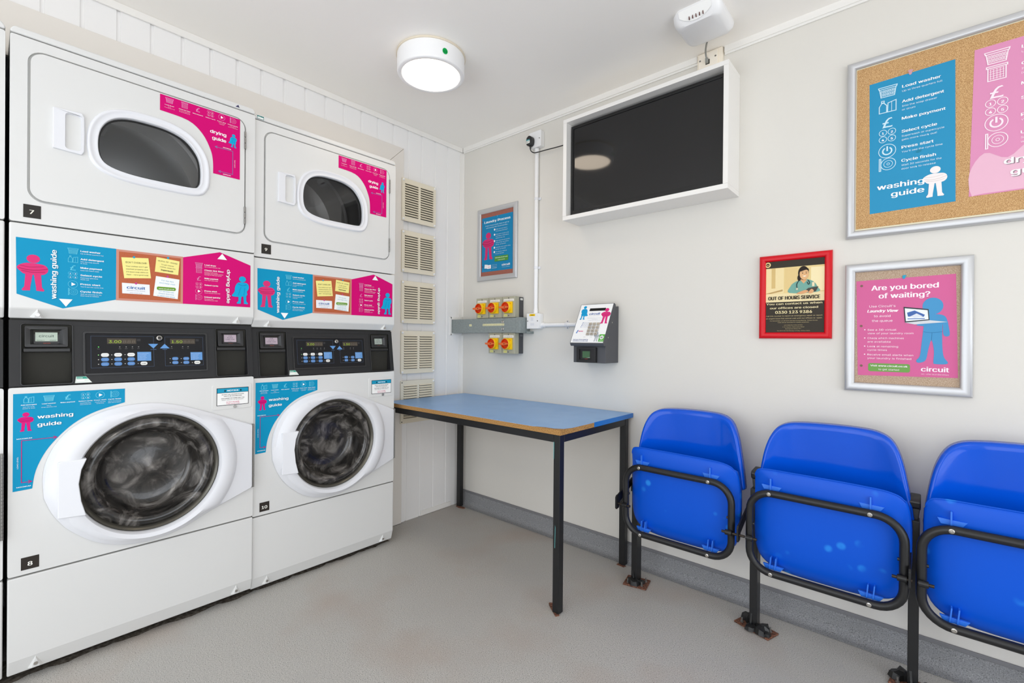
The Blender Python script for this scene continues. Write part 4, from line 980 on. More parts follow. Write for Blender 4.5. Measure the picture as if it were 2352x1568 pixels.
p.poly(rrect(S(.43), S(.87), T(.165), T(.262), .006, 4), '#4f8f3c'); p.up(); p.text('Visit www.circuit.co.uk', S(.65), T(.225), .0065, WH, True, w=.100, align='c'); p.text('to get started', S(.65), T(.185), .0065, WH, False, w=.056, align='c')
p.text('circuit', S(.80), T(.075), .017, WH, True, w=.066, align='c'); p.text('on-site launderettes', S(.80), T(.045), .0045, '#d8e8f2', False, w=.064, align='c')
p.poly([(S(.10), T(.065)), (S(.20), T(.058)), (S(.21), T(.128)), (S(.11), T(.136))], '#e8e8ea'); p.poly([(S(.19), T(.052)), (S(.32), T(.052)), (S(.32), T(.118)), (S(.19), T(.118))], '#f2eef0'); p.up()
p.text('tips', S(.215), T(.075), .008, '#c9326d', True, w=.022)
for k, l in enumerate(('Laundry Top Up', 'Card Needed', 'PLEASE ENQUIRE')): p.text(l, S(.35), T(.105-.028*k), .0045, '#d8e8f2', k == 2, w=.042)
p.text('* Cards only needed where fitted', S(.05), T(.018), .003, '#a9cbe0', False, w=.07)
for v in (.93, .52, .10): p.poly(ell(S(.035), T(v), .0035, .0042, 12), '#5d4a50')
p.poly(ell(S(.52), T(.985), .004, .005, 12), '#3aa2c8')
p.build('poster_sheet', t, label='printed blue poster on red cork')

# red framed out-of-hours notice
t = thing('framed_poster', (1.888, 0, 1.077), 'out of hours service notice in a bright red frame', 'poster')
frame_bars(1.7675, 2.0105, 1.0765, 1.403, .0245, .0005, .019, mat('red_plastic', '#cc0218', .34, spec=.3), t); sheet(t, 1.785, 1.992, 1.095, 1.385, .009, mat('poster_black', '#2e2a24', .5))
p = Print(FW, .0094); U0, U1, V0, V1 = 1.7915, 1.9865, 1.1005, 1.379
S = lambda a: U0+(U1-U0)*a; T = lambda b: V0+(V1-V0)*b
p.rect(U0, U1, V0, V1, '#38332b'); p.up(); p.rect(U0, U1, T(.432), T(.905), '#e3cb8f'); p.up()
p.rect(S(0), S(.32), T(.55), T(.9), '#ead7a4'); p.rect(S(.34), S(.55), T(.6), T(.89), '#dfc58a'); p.rect(S(.10), S(.17), T(.62), T(.9), '#d2b67a'); p.rect(S(.78), S(1), T(.56), T(.88), '#efe0b2'); p.up()
p.poly([(S(0), T(.55)), (S(.30), T(.60)), (S(.30), T(.575)), (S(0), T(.535))], '#b99a63'); p.rect(S(0), S(1), T(.425), T(.545), '#ead9aa'); p.up()
# the nurse in the picture
p.poly(spline([(S(.42), T(.545)), (S(.44), T(.64)), (S(.50), T(.685)), (S(.60), T(.715)), (S(.72), T(.72)), (S(.83), T(.68)), (S(.89), T(.61)), (S(.90), T(.545))], 4), '#74a79a'); p.up()
p.poly([(S(.60), T(.715)), (S(.72), T(.715)), (S(.66), T(.665))], '#d9a777'); p.poly([(S(.615), T(.70)), (S(.70), T(.70)), (S(.69), T(.77)), (S(.625), T(.77))], '#d09c6c'); p.up()
p.poly(ell(S(.655), T(.81), .0175, .026, 24), '#2a211b'); p.poly(ell(S(.585), T(.745), .006, .012, 14), '#2a211b'); p.up()
p.poly(ell(S(.668), T(.795), .0148, .0215, 24), '#deb07f'); p.up()
p.poly(spline([(S(.60), T(.83)), (S(.62), T(.875)), (S(.68), T(.885)), (S(.735), T(.865)), (S(.745), T(.83)), (S(.70), T(.85))], 4), '#2a211b')
for sg in (-1, 1): p.poly(ell(S(.672+sg*.030), T(.805), .0022, .0014, 10), '#33261d'); p.line([(S(.672+sg*.045), T(.822)), (S(.672+sg*.018), T(.824))], .0009, '#33261d')
p.poly(spline([(S(.645), T(.768)), (S(.675), T(.757)), (S(.705), T(.768)), (S(.675), T(.772))], 3), '#f4ead8'); p.line([(S(.676), T(.795)), (S(.672), T(.783))], .0009, '#b98455'); p.up()
p.line(spline([(S(.575), T(.70)), (S(.545), T(.66)), (S(.55), T(.60))], 4, False), .0028, '#2b3a3c'); p.line(spline([(S(.735), T(.705)), (S(.76), T(.67)), (S(.74), T(.65)), (S(.72), T(.68))], 4, False), .0028, '#2b3a3c'); p.poly(ell(S(.55), T(.595), .004, n=12), '#cfc7ad')
p.rect(S(.80), S(.84), T(.62), T(.675), '#e9d9b5')
p.poly([(S(.66), T(.548)), (S(.86), T(.548)), (S(.905), T(.615)), (S(.74), T(.60))], '#4a4741'); p.up(); p.poly(spline([(S(.54), T(.53)), (S(.64), T(.525)), (S(.74), T(.55)), (S(.70), T(.575)), (S(.62), T(.56))], 4), '#d7a173'); p.poly(spline([(S(.74), T(.535)), (S(.80), T(.53)), (S(.83), T(.56)), (S(.79), T(.585))], 4), '#d7a173'); p.up()
p.ring(S(.035), T(.955), .006, .0105, '#e3cb8f', 16); p.text('M', S(.035), T(.945), .006, '#e3cb8f', True, align='c')
p.text('OUT OF HOURS SERVICE', S(.49), T(.455), .0185, '#262019', True, w=.172, align='c')
for tx, v, h, w_, c in (('You can contact us when', .385, .0105, .186, '#eadcae'), ('our offices are closed', .327, .0105, .160, '#eadcae'), ('0330 123 9386', .262, .0145, .122, '#eedfae'), ('Call this number to report an emergency repair or report', .222, .0055, .188, '#cdbb8b'), ('an urgent issue that cannot wait until our offices re-open.', .187, .0055, .188, '#cdbb8b'), ('Our Keyworker out of hours service is provided by  Centra Group.', .157, .0040, .160, '#cdbb8b'), ('Calls will be recorded for quality purposes.', .133, .0040, .105, '#cdbb8b'), ('ACCOMMODATION OFFICE', .095, .0040, .062, '#bcab7e'), ('1 The Square, Aldermaston Road', .070, .0040, .073, '#bcab7e'), ('Basingstoke RG24 9FT', .045, .0040, .053, '#bcab7e'), ('Tel: 0203 202 032 Monday to Friday  8:30 to 18:00', .018, .0040, .110, '#bcab7e')):
    p.text(tx, S(.49), T(v), h, c, h > .01, w=w_, align='c')
p.build('poster_sheet', t, label='printed black and yellow notice')

# Are you bored of waiting?
t = thing('framed_poster', (2.214, 0, .892), 'large pink poster in a wide silver frame to the right of the red one', 'poster', 'silver framed notices')
frame_bars(2.0485, 2.3805, .8915, 1.3425, .031, .0005, .021, ALU, t); sheet(t, 2.072, 2.357, .915, 1.32, .008, CORKP)
p = Print(FW, .0084); p.poly([(2.0815, 1.281), (2.088, .948), (2.346, .952), (2.339, 1.286)], '#cf6496'); p.up()
U0, U1, V0, V1 = 2.085, 2.3425, .950, 1.2835; S = lambda a: U0+(U1-U0)*a; T = lambda b: V0+(V1-V0)*b
WP = '#f6e9f0'
p.text('Are you bored', S(.49), T(.885), .0235, WP, True, w=.173, align='c'); p.text('of waiting?', S(.49), T(.800), .0235, WP, True, w=.132, align='c')
for tx, v, w_ in (("Use Circuit's", .708, .071), ('to avoid', .606, .045), ('the queue', .557, .056)): p.text(tx, S(.27), T(v), .0105, WP, False, w=w_, align='c')
p.text('Laundry View', S(.27), T(.657), .0125, '#ffffff', True, w=.082, align='c', shear=.25)
for v, ls in ((.465, ('See a 3D virtual', 'view of your laundry room')), (.378, ('Check which machines', 'are available')), (.292, ('Look at remaining', 'cycle times')), (.206, ('Receive email alerts when', 'your laundry is finished'))):
    p.poly(ell(S(.085), T(v)+.0035, .002, n=10), WP)
    for j, l in enumerate(ls): p.text(l, S(.115), T(v-.037*j), .0083, WP, False, w=len(l)*.0049)
p.poly(rrect(S(.125), S(.56), T(.040), T(.125), .006, 4), '#6f9f50'); p.up(); p.text('Visit www.circuit.co.uk', S(.343), T(.092), .0078, WP, True, w=.099, align='c'); p.text('to get started', S(.343), T(.055), .0078, WP, False, w=.055, align='c')
p.text('circuit', S(.80), T(.058), .0205, WP, True, w=.067, align='c'); p.text('on-site launderettes', S(.80), T(.026), .0058, '#eed3e0', False, w=.067, align='c')
for v in (.94, .515, .095): p.poly(ell(S(.045 if v > .3 else .05), T(v), .0042, .0042, 12), '#7d6358')
# plain blue figure holding a laptop
fb, fd_ = '#4a93c4', '#2f6f9e'
p.poly(ell(S(.775), T(.704), .0255, .0275, 28), fb)
p.poly(spline([(S(.68), T(.612)), (S(.74), T(.625)), (S(.83), T(.622)), (S(.885), T(.605)), (S(.91), T(.565)), (S(.925), T(.50)), (S(.935), T(.42)), (S(.90), T(.405)), (S(.875), T(.43)), (S(.87), T(.53)), (S(.865), T(.42)), (S(.87), T(.28)), (S(.885), T(.20)), (S(.92), T(.155)), (S(.90), T(.135)), (S(.80), T(.135)), (S(.785), T(.155)), (S(.79), T(.26)), (S(.765), T(.37)), (S(.735), T(.27)), (S(.72), T(.19)), (S(.695), T(.155)), (S(.64), T(.142)), (S(.62), T(.165)), (S(.655), T(.21)), (S(.67), T(.33)), (S(.685), T(.46)), (S(.69), T(.54)), (S(.665), T(.55))], 3), fb); p.up()
p.line(spline([(S(.69), T(.452)), (S(.77), T(.442)), (S(.865), T(.452))], 4, False), .0012, fd_); p.line([(S(.765), T(.37)), (S(.77), T(.44))], .001, fd_)
p.poly([(S(.62), T(.515)), (S(.70), T(.505)), (S(.73), T(.52)), (S(.64), T(.54))], fb); p.up()
p.poly([(S(.49), T(.705)), (S(.505), T(.545)), (S(.745), T(.565)), (S(.735), T(.675))], '#3a4248'); p.up(); p.poly([(S(.502), T(.690)), (S(.515), T(.558)), (S(.735), T(.574)), (S(.726), T(.664))], '#e8edf2'); p.poly([(S(.505), T(.545)), (S(.60), T(.525)), (S(.915), T(.545)), (S(.745), T(.565))], '#cfd3d8'); p.up()
p.poly([(S(.525), T(.645)), (S(.60), T(.665)), (S(.70), T(.62)), (S(.69), T(.60)), (S(.535), T(.605))], '#4868a8'); p.poly([(S(.555), T(.605)), (S(.62), T(.635)), (S(.68), T(.605)), (S(.60), T(.59))], '#d8dce4'); p.rect(S(.53), S(.70), T(.578), T(.586), '#5877b8')
p.poly(ell(S(.49), T(1.005), .004, .006, 12), '#2f9cc0'); p.poly(ell(S(.495), T(1.018), .0055, .003, 12), '#2f9cc0')
p.build('poster_sheet', t, label='printed pink poster on faded cork')

# big cork notice board with two printed guides
t = thing('notice_board', (2.36, 0, 1.434), 'large cork notice board poster in a silver frame, top right', 'notice board')
frame_bars(2.049, 2.690, 1.434, 2.0615, .027, .0005, .021, ALU, t); sheet(t, 2.072, 2.667, 1.455, 2.04, .008, mat('pale_edge', '#e6e0c4', .6))
g = G(FW); g.box(2.078, 2.661, 1.466, 2.032, .0075, .0088); g.build('cork_sheet', CORK, t)
p = Print(FW, .0092)
p.poly([(2.1135, 1.968), (2.1175, 1.514), (2.336, 1.518), (2.332, 1.974)], '#2f8fba'); p.poly([(2.376, 1.984), (2.366, 1.526), (2.610, 1.526), (2.612, 1.986)], '#d88fb4'); p.up()
p.poly(spline([(2.367, 1.60), (2.40, 1.655), (2.45, 1.63), (2.50, 1.67), (2.56, 1.64), (2.61, 1.66), (2.61, 1.54), (2.60, 1.53), (2.40, 1.53), (2.372, 1.53)], 4), '#e3b4c8'); p.up()
U0, U1, V0, V1 = 2.1155, 2.334, 1.516, 1.971; S = lambda a: U0+(U1-U0)*a; T = lambda b: V0+(V1-V0)*b
lc = '#c4e2ee'
for v, ic, lb, w_, subs in ((.905, ic_basket, 'Load washer', .096, (('Up to three quarters full', .100),)), (.793, ic_bottle, 'Add detergent', .104, (('Into the soap drawer', .088), ('or drum', .034))), (.667, ic_pound, 'Make payment', .108, ()), (.570, ic_grid, 'Select cycle', .088, (('Superwash or supercycle', .106), ('gets more muck out!', .088))), (.452, ic_power, 'Press start', .080, (("You'll see the cycle time", .102),)), (.353, ic_door, 'Cycle finish', .086, (('Wait 30 seconds for the', .100), ('door lock to release', .086)))):
    ic(p, S(.22), T(v)+.002, .050, lc); p.text(lb, S(.395), T(v), .0125, WH, True, w=w_)
    for k, (sx_, ww) in enumerate(subs): p.text(sx_, S(.395), T(v-.031-k*.027), .0078, '#dcedf5', False, w=ww)
p.text('washing', S(.66), T(.170), .024, WH, True, w=.122, align='r'); p.text('guide', S(.66), T(.105), .024, WH, True, w=.084, align='r')
figure_bundle(p, S(.785), T(.060), .100, '#eee7e6', '#d6c6c4')
p.poly(spline([(S(.56), T(.405)), (S(.58), T(.415)), (S(.615), T(.418)), (S(.63), T(.408)), (S(.59), T(.398))], 3), '#2a7f9c')
p.poly(ell(S(.49), T(1.0), .0045, .0065, 12), '#c79aa6'); p.poly(ell(S(.49), T(1.016), .007, .0035, 12), '#c79aa6')
U0, U1, V0, V1 = 2.371, 2.611, 1.526, 1.985; S = lambda a: U0+(U1-U0)*a; T = lambda b: V0+(V1-V0)*b
lc = '#f3e2ea'
for v, ic, lb, w_, subs in ((.925, ic_basket, 'Load dryer', .084, (('Up to three quarters full', .105),)), (.815, ic_filter, 'Clean lint filter', .116, (("It'll help dry clothes quicker", .120), ('(saving you time and money)', .118))), (.685, ic_pound, 'Make payment', .112, ()), (.590, ic_grid, 'Select cycle', .092, ()), (.480, ic_power, 'Press start', .084, (("You'll see the cycle time", .105),)), (.365, ic_door, 'Unload quickly', .110, (('So nobody else', .065), ('will remove your load', .092)))):
    ic(p, S(.225), T(v)-.004, .054, lc); p.text(lb, S(.44), T(v), .0125, '#faf2f6', True, w=w_)
    for k, (sx_, ww) in enumerate(subs): p.text(sx_, S(.44), T(v-.031-k*.027), .0078, '#f7e9f0', False, w=ww)
p.text('drying', S(.775), T(.178), .026, '#8c7b83', True, w=.112, align='r'); p.text('guide', S(.775), T(.102), .026, '#8c7b83', True, w=.098, align='r'); p.up()
p.text('drying', S(.765), T(.182), .026, '#fbf6f8', True, w=.112, align='r'); p.text('guide', S(.765), T(.106), .026, '#fbf6f8', True, w=.098, align='r'); figure_cape(p, S(.88), T(.11), .105, '#f3e9ee', '#d9c4cf')
p.build('printed_guides', t, label='printed blue and pink laundry guides')

# ------------------------------------------------------------------ payment terminal
t = thing('payment_terminal', (1.048, 0, .955), 'dark grey wall-mounted laundry top-up terminal with a white keypad face', 'terminal')
DKT = mat('dark_textured_steel', '#4b4c50', .55, bump=.1, bscale=900)
fx = Frame((0, 0, 0), (0, -1, 0), (0, 0, 1))   # side profile: (distance from wall, z), extruded along -x
def sidew(x): return -x
g = G(Frame((0, 0, 0), (0, -1, 0), (0, 0, 1)))
g.prism([(.0005, .955), (.123, .955), (.123, 1.040), (.128, 1.046), (.048, 1.2285), (.0005, 1.2325)], -1.137, -.9565); g.build('housing', DKT, t, bevel=.0015)
g = G(Frame((0, 0, 0), (0, -1, 0), (0, 0, 1)))
g.prism([(.126, 1.0365), (.147, 1.0365), (.154, 1.049), (.0535, 1.2455), (.040, 1.2405), (.038, 1.231)], -1.1425, -.9545); g.build('hood', DKT, t, bevel=.0015)
b0, b1 = Vector((0, -.154, 1.049)), Vector((0, -.0535, 1.2455))
ft = Frame((.9545, b0.y, b0.z), (1, 0, 0), b1-b0); HW, HH = .188, (b1-b0).length
p = Print(ft, .0005); p.rect(.003, HW-.003, .004, HH-.003, '#f0f1f1'); p.up(); X = lambda a: HW*a; Y = lambda b: HH*b
p.rect(X(.32), X(.80), Y(.815), Y(.885), '#17181a')
p.text('circuit', X(.505), Y(.715), .0165, '#1d4f9c', True, w=.060, align='c', shear=.12); p.text('Managed Laundry Systems', X(.505), Y(.690), .003, '#9a9aa2', False, w=.060, align='c')
figure_cape(p, X(.165), Y(.600), .078, '#149ad0', '#0d77a8', -1); figure_bundle(p, X(.85), Y(.490), .086, '#d6307c', '#a01c54')
for k, (tx, w_) in enumerate((('When your balance is low top up online using your card', .085), ('www.circuit.co.uk', .030), ('For assistance call the number on the machine', .070))): p.text(tx, X(.55), Y(.625-.028*k), .003, '#6e7f9e', False, w=w_, align='c')
for k, (tx, w_) in enumerate((('Present card', .030), ('Enter code', .026), ('Press enter to confirm', .045), ('Your credit will show', .038))): p.poly(ell(X(.235-.01*k), Y(.515-.035*k), .0022, n=10), '#3a57a0'); p.text(tx, X(.255-.01*k), Y(.508-.035*k), .004, '#6e7fae', False, w=w_)
p.poly([(X(.10), Y(.25)), (X(.13), Y(.25)), (X(.155), Y(.33)), (X(.135), Y(.33))], '#2f6fc0'); p.text('laundry', X(.17), Y(.29), .008, '#d6307c', True, w=.026)
p.text('Scan your device below for', X(.30), Y(.085), .0055, '#1f3f8c', True, w=.086, align='c', shear=.15); p.text('card balance or to add credit', X(.30), Y(.050), .0055, '#1f3f8c', True, w=.086, align='c', shear=.15)
p.text('CANCEL', X(.40), Y(.150), .003, '#777777', False, w=.012, align='c'); p.text('ENTER', X(.59), Y(.150), .003, '#777777', False, w=.012, align='c')
figure_bundle(p, X(.755), Y(.05), .050, '#b5b9c0', '#8f949c'); p.rect(X(.835), X(.985), Y(.045), Y(.22), '#58ad3f'); p.up(); p.poly(ell(X(.91), Y(.145), .0105, n=20), '#f3f6f1'); p.up(); ic_basket(p, X(.91), Y(.145), .013, '#2c3a2a'); p.text('TOP UP', X(.91), Y(.06), .005, '#f3f6f1', True, w=.021, align='c')
p.build('front_panel', t, label='white printed front panel')
KEY = mat('metal_key', '#c3beb4', .3, metal=.8)
for r in range(4):
    for c in range(3):
        ku, kv = X(.475+.118*c), Y(.475-.083*r)
        g = G(ft); g.box(ku-.0078, ku+.0078, kv-.0068, kv+.0068, .0008, .006); k_ = g.build('key', KEY, t, bevel=.001)
        p = Print(ft, .0063); p.text('123456789*0#'[r*3+c], ku, kv-.0032, .0065, '#2a2622', True, align='c'); p.build('key_digit', k_)
g = G(FW); g.prism(rrect(.984, 1.092, .957, 1.030, .002, 2), .123, .139, [rrect(.999, 1.070, .970, 1.020, .002, 2)], back=False); g.prism(rrect(.999, 1.070, .970, 1.020, .002, 2), .123, .131); rd = g.build('card_reader', CONS2, t, bevel=.001)
p = Print(FW, .1315); p.rect(1.014, 1.056, .979, 1.011, '#4d6b4f'); p.up(); p.poly([(1.034, .979), (1.056, .979), (1.056, .983)], '#93ab95'); p.build('lcd_screen', rd, label='greenish card reader screen')
p = Print(FW, .1318); p.text('ADSN', 1.035, .9725, .0035, '#c05a52', True, w=.016, align='c', shear=.3); p.build('reader_badge', rd)
for a, z in ((.075, 1.150), (.112, 1.078)):
    g = G(Frame((1.1372, 0, 0), (0, 1, 0), (0, 0, 1))); g.lathe(-a, z, [(.0035, .0), (.0035, .0072), (.0004, .0074)], 12); g.build('side_screw', CHROME, t)

# ------------------------------------------------------------------ table
TX, TY, TZ = 1.2195, -.600, .7165
t = thing('table', (.61, -.30, 0), 'long blue-topped table on black square legs in the corner', 'table')
TBL = speckle('blue_laminate', ['#6fa0d6', '#7aa9dc'], 12, .3, [('#5f93cf', 3.0, .55, .7, .6), ('#86b0de', 1.5, .5, .7, .6)])
g = G(FF); g.box(.032, TX, TY, -.004, TZ-.0205, TZ-.0012); g.build('board', CHIP, t)
g = G(FF); g.prism([(.032, TY), (TX-.135, TY)]+[(TX-.118, TY+.010), (TX-.085, TY+.018), (TX-.045, TY+.020), (TX-.012, TY+.040), (TX, TY+.085)]+[(TX, -.004), (.032, -.004)], TZ-.0012, TZ); g.build('laminate', TBL, t, label='blue laminate with a worn corner')
g = G(FF); g.prism([(TX, TY+.245), (TX+.0016, TY+.245), (TX+.0016, -.004), (TX, -.004)], TZ-.0205, TZ-.0001); g.build('edge_band', mat('blue_edging', '#1a6fc0', .35), t, label='darker blue edging strip')
top = TZ-.021
def leg(x, y): g = G(FF); g.box(x-.015, x+.015, y-.015, y+.015, 0.0015, top); g.build('leg', BLACKM, t, bevel=.002)
lx0, lx1, ly0, ly1 = .048, TX-.021, TY+.020, -.050
for x, y in ((lx1, ly0), (lx0, ly1), (lx1, ly1), (lx0, ly0)): leg(x, y)
for a in (ly0, ly1):
    g = G(FF); g.box(lx0+.016, lx1-.016, a-.0145, a+.0145, top-.031, top); g.build('rail', BLACKM, t, bevel=.002)
for a in (lx0, lx1):
    g = G(FF); g.box(a-.0145, a+.0145, ly0+.016, ly1-.018, top-.031, top); g.build('rail', BLACKM, t, bevel=.002)
def blob(name, parent, fr, cu, cv, w0, r, h, m, seed, n=14, amp=.35):
    rnd = random.Random(seed); g = G(fr)
    rs = [1+rnd.uniform(-amp, amp) for _ in range(n)]
    L0 = [(cu+r*rs[i]*math.cos(2*PI*i/n), cv+r*rs[i]*math.sin(2*PI*i/n), w0) for i in range(n)]
    L1 = [(cu+r*rs[i]*.85*math.cos(2*PI*i/n), cv+r*rs[i]*.85*math.sin(2*PI*i/n), w0+h*(.5+rnd.uniform(0, .4))) for i in range(n)]
    L2 = [(cu+r*.35*math.cos(2*PI*i/n), cv+r*.35*math.sin(2*PI*i/n), w0+h*(.8+rnd.uniform(0, .3))) for i in range(n)]
    g.loft([L0, L1, L2], True, True); return g.build(name, m, parent, smooth=25)
g = G(FF); g.prism([(lx1-.062, ly0+.026), (lx1-.048, ly0+.012), (lx1+.012, ly0-.030), (lx1+.020, ly0-.016), (lx1+.004, ly0+.004), (lx1-.045, ly0+.040)], .0003, .004); g.build('floor_plate', RUST, t, label='rusted remains of a floor plate')
g = G(FF); g.prism([(lx0-.010, ly1-.022), (lx0+.020, ly1-.030), (lx0+.055, ly1-.024), (lx0+.060, ly1-.008), (lx0+.020, ly1-.006)], .0003, .005); g.build('floor_plate', RUST, t)
g = G(FF); g.prism([(lx1-.020, ly1-.026), (lx1+.018, ly1-.028), (lx1+.022, ly1-.012), (lx1-.018, ly1-.008)], .0003, .003); g.build('floor_plate', RUST, t)
p = Print(Frame((0, ly0-.0152, 0), (1, 0, 0), (0, 0, 1)), .0003)
p.poly([(lx1-.006, .255), (lx1-.0035, .255), (lx1-.002, .335), (lx1-.0045, .345)], '#5f9c9c'); p.poly([(lx1-.0145, .600), (lx1-.0120, .600), (lx1-.0115, .665), (lx1-.0145, .668)], '#5fa0a0'); p.build('paint_scuff', t, label='pale green paint scuffs on the front leg')

# ------------------------------------------------------------------ tip-up seats
BLUES = [spotted_plastic('blue_seat_%d' % k, '#0552cb', '#2a8ce8', 1.7+2.9*k) for k in range(3)]
BLUEB = mat('blue_seat_back', BLUEP, .13, spec=.32)
LUG = mat('blue_lug', '#2a72e0', .35)
def grid_shell(fr, outline, rings, wf):
    """shell from an outline shrunk to its centre; wf(s, u, v) gives the depth"""
    cu = sum(p[0] for p in outline)/len(outline); cv = sum(p[1] for p in outline)/len(outline)
    g = G(fr); loops = []
    for s in rings:
        loops.append([(cu+(a-cu)*s, cv+(b-cv)*s, wf(s, cu+(a-cu)*s, cv+(b-cv)*s)) for a, b in outline])
    g.loft(loops, False, True); return g
def seat(u0, k, label):
    t = thing('tip_up_seat', (u0+.225, -.20, .25), label, 'seat', 'blue tip-up seats along the right wall')
    U = lambda a: u0+a
    # backrest
    bo = spline([(.022, .500), (.020, .545), (.026, .610), (.040, .685), (.062, .738), (.092, .764), (.140, .7735), (.235, .7775), (.330, .775), (.376, .765), (.404, .741), (.424, .690), (.440, .610), (.4515, .535), (.448, .502), (.38, .494), (.235, .492), (.09, .494)][::-1], 4)
    bo = [(U(a), b) for a, b in bo]
    def bw(s, u, v):
        a = (u-u0-.236)/.21; side = max(0, abs(a)-.35)/.65
        w = .125+.055*side**2.2+.010*((v-.5)/.28)
        return w-(.034 if s > .999 else .010 if s > .984 else .003 if s > .968 else 0)
    g = grid_shell(FW, bo, [1.0, .988, .972, .945, .85, .7, .5, .3, .12], bw)
    g.build('backrest', BLUEB, t, smooth=70, solid=.004)
    # tipped seat pan, underside to the room
    so = spline([(.019, .350), (.017, .45), (.018, .555), (.024, .598), (.050, .6135), (.140, .6145), (.235, .614), (.330, .612), (.395, .607), (.432, .588), (.446, .540), (.449, .45), (.444, .350), (.420, .288), (.360, .262), (.235, .257), (.105, .262), (.042, .290)][::-1], 4)
    so = [(U(a), b) for a, b in so]
    def sw_(s, u, v):
        e = 1-s**5
        w = .212+.030*e
        top = max(0, (v-.50)/.115)
        w += .022*top**2*s
        return w+(.0 if s < .999 else .004 if v > .58 else -.016)
    g = grid_shell(FW, so, [1.0, .99, .97, .93, .86, .75, .6, .42, .25, .1], sw_)
    st = g.build('seat_pan', BLUES[k], t, smooth=70, solid=.004)
    # tube frame
    r = .0125; a0, a1, z0, z1, cr_ = U(.0125), U(.4335), .2625, .538, .070
    path = [(a, b, .264) for a, b in rrect(a0, a1, z0, z1, cr_, 8)]
    g = G(FW); g.tube(path, r, 12, closed=True); fr = g.build('frame_tube', BLACKM, t, smooth=70)
    for (u, v) in ((.075, .5375), (.352, .5375), (.082, .2625), (.352, .2625)):
        g = G(FW); g.lathe(U(u), v, [(.0065, .2745), (.0065, .2775), (.004, .2785), (.0028, .2765), (.0004, .2765)], 14); g.build('frame_screw', CHROME, fr)
        up = v > .4; d = 1 if up else 1
        lug = G(FW); vv = v+.012 if up else v+.010
        lug.prism([(U(u)-.030, vv+.012), (U(u)-.022, vv-.004), (U(u)+.024, vv-.004), (U(u)+.034, vv+.010)], .236, .246)
        lug.build('lug', LUG, st, bevel=.001)
        if up:
            rb = G(FW); rb.prism([(U(u)-.002, vv-.004), (U(u)+.002, vv-.004), (U(u)+.002, vv+.036), (U(u)-.002, vv+.036)], .232, .252); rb.build('rib', LUG, st)
        else:
            for du in (-.008, .008):
                rb = G(FW); rb.prism([(U(u)+du-.0018, vv-.004), (U(u)+du+.0018, vv-.004), (U(u)+du+.0055, vv+.040), (U(u)+du+.002, vv+.040)], .232, .251); rb.build('rib', LUG, st)
    # pivot collars on the tube and their pins
    for sgn, uu in ((-1, .0125), (1, .4335)):
        g = G(FW); g.cyl((U(uu)+sgn*.007, .372, .281), (U(uu)-sgn*.016, .372, .281), .0095, 14); cl = g.build('pivot_collar', BLACKM, fr, bevel=.001)
        g = G(FW); g.cyl((U(uu)+sgn*.008, .372, .281), (U(uu)-sgn*.028, .372, .281), .0048, 10); g.build('pivot_pin', mat('worn_pin', '#3a322c', .4, metal=.6), cl)
        g = G(FW); g.cyl((U(uu)-sgn*.016, .420, .264), (U(uu)-sgn*.011, .420, .264), .005, 8); g.build('stop_screw', BLACKM, fr)
    # embossed moulding circle
    return t
SX = (1.3095, 1.7915, 2.2505)
seat(SX[0], 0, 'blue tip-up seat nearest the table, folded up')
seat(SX[1], 1, 'blue tip-up seat in the middle of the row, folded up, with pale blue spots')
seat(SX[2], 2, 'blue tip-up seat cut off by the right edge of the photo, folded up')
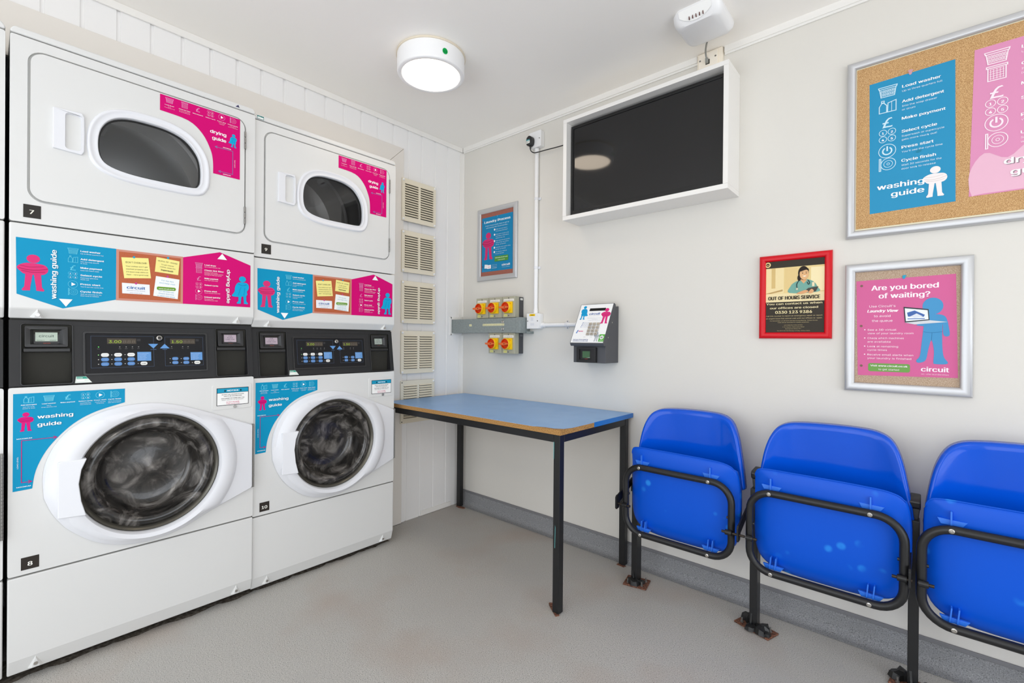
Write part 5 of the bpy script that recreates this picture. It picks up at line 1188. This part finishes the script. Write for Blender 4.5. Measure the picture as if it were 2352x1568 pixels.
def post(uc, foot_w, label, kind):
    t = thing('seat_post', (uc, -.16, 0), label, 'post', 'black floor posts carrying the seats')
    g = G(FF); g.box(uc-.0130, uc+.0130, -.185, -.140, .006, .520); g.build('upright', BLACKM, t, bevel=.002)
    # plate that carries the seat pivots
    fp = Frame((uc, 0, 0), (0, -1, 0), (0, 0, 1)); off = {0: -.030, 1: -.026, 2: -.008, 3: 0.0}[kind]
    g = G(fp); g.prism([(.150, .425), (.266, .376), (.272, .352), (.292, .350), (.297, .356), (.297, .400), (.290, .408), (.276, .410), (.150, .455)], -off-.003, -off+.003); g.build('pivot_plate', BLACKM, t, bevel=.001)
    pw = {0: (.0, .020), 1: (-.020, .020), 2: (-.006, .006), 3: (-.006, .006)}[kind]
    g = G(FW); g.cyl((uc+off+pw[0], .372, .281), (uc+off+pw[1], .372, .281), .0046, 10); g.build('pivot_pin', mat('worn_pin', '#3a322c', .4, metal=.6), t)
    if abs(off) > .0135:
        g = G(FW); g.box(uc+off, uc-.012, .395, .430, .145, .160); g.build('plate_arm', BLACKM, t)
    # clamp at the top between the backrests
    g = G(fp); g.prism([(.110, .555), (.150, .545), (.172, .556), (.176, .575), (.165, .583), (.110, .588)], -.015, .015); g.build('top_clamp', CONS2, t, bevel=.004)
    g = G(FW); g.prism([(uc-.014, .560), (uc+.014, .560), (uc+.004, .470), (uc-.004, .470)], .120, .162, []); g.build('clamp_web', CONS2, t, bevel=.002)
    # rusty floor plate, bolts and torn black covering
    a = math.radians((12, -18, -8, 5)[kind]); w, d = foot_w
    c, s_ = math.cos(a), math.sin(a)
    R_ = lambda x, y: (uc+.006+x*c-y*s_, -.168+x*s_+y*c)
    g = G(FF); g.prism([R_(-w, -d), R_(w, -d), R_(w, d), R_(-w, d)], .0004, .007); pl = g.build('floor_plate', RUST, t, bevel=.002, label='rusted brown floor plate')
    for x, y in ((-w*.65, -d*.55), (w*.7, d*.4), (w*.55, -d*.6)):
        b = R_(x, y); g = G(FF); g.cyl((b[0], b[1], .006), (b[0], b[1], .012), .006, 6); g.cyl((b[0], b[1], .012), (b[0], b[1], .024), .003, 8); g.build('bolt', DULLM, pl)
    if kind == 0:
        cv = [(-.010, -.022, .022, .024), (.012, -.012, .020, .020), (-.024, -.012, .012, .010)]
    else:
        cv = [(-.036, .016, .026, .024), (.030, -.012, .028, .026), (-.002, -.026, .022, .018), (.050, -.020, .016, .012)]
    for i, (x, y, r, h) in enumerate(cv):
        b = R_(x, y); blob('torn_cover', t, FF, b[0], b[1], .0072, r, h, TAPE, kind*10+i, 11, .45)
    g = G(FF); b = R_(-.004, -.030); b2 = (uc-.006, -.186)
    g.loft([[(b[0]-.002, b[1], .008), (b[0]+.003, b[1], .008), (b[0]+.003, b[1]+.006, .008)], [(b2[0]-.002, b2[1], .058), (b2[0]+.004, b2[1], .060), (b2[0]+.002, b2[1]+.003, .056)]], True, True); g.build('torn_strip', TAPE, t)
    return t
post(1.322, (.050, .044), 'black seat post with a rusty foot below the seat nearest the table', 0)
post(1.7985, (.066, .034), 'black seat post with a torn rusty foot between the first two seats', 1)
post(2.2455, (.060, .036), 'black seat post between the middle seat and the cut-off seat', 2)
post(2.7055, (.060, .036), 'black seat post at the far end of the row, past the cut-off seat', 3)
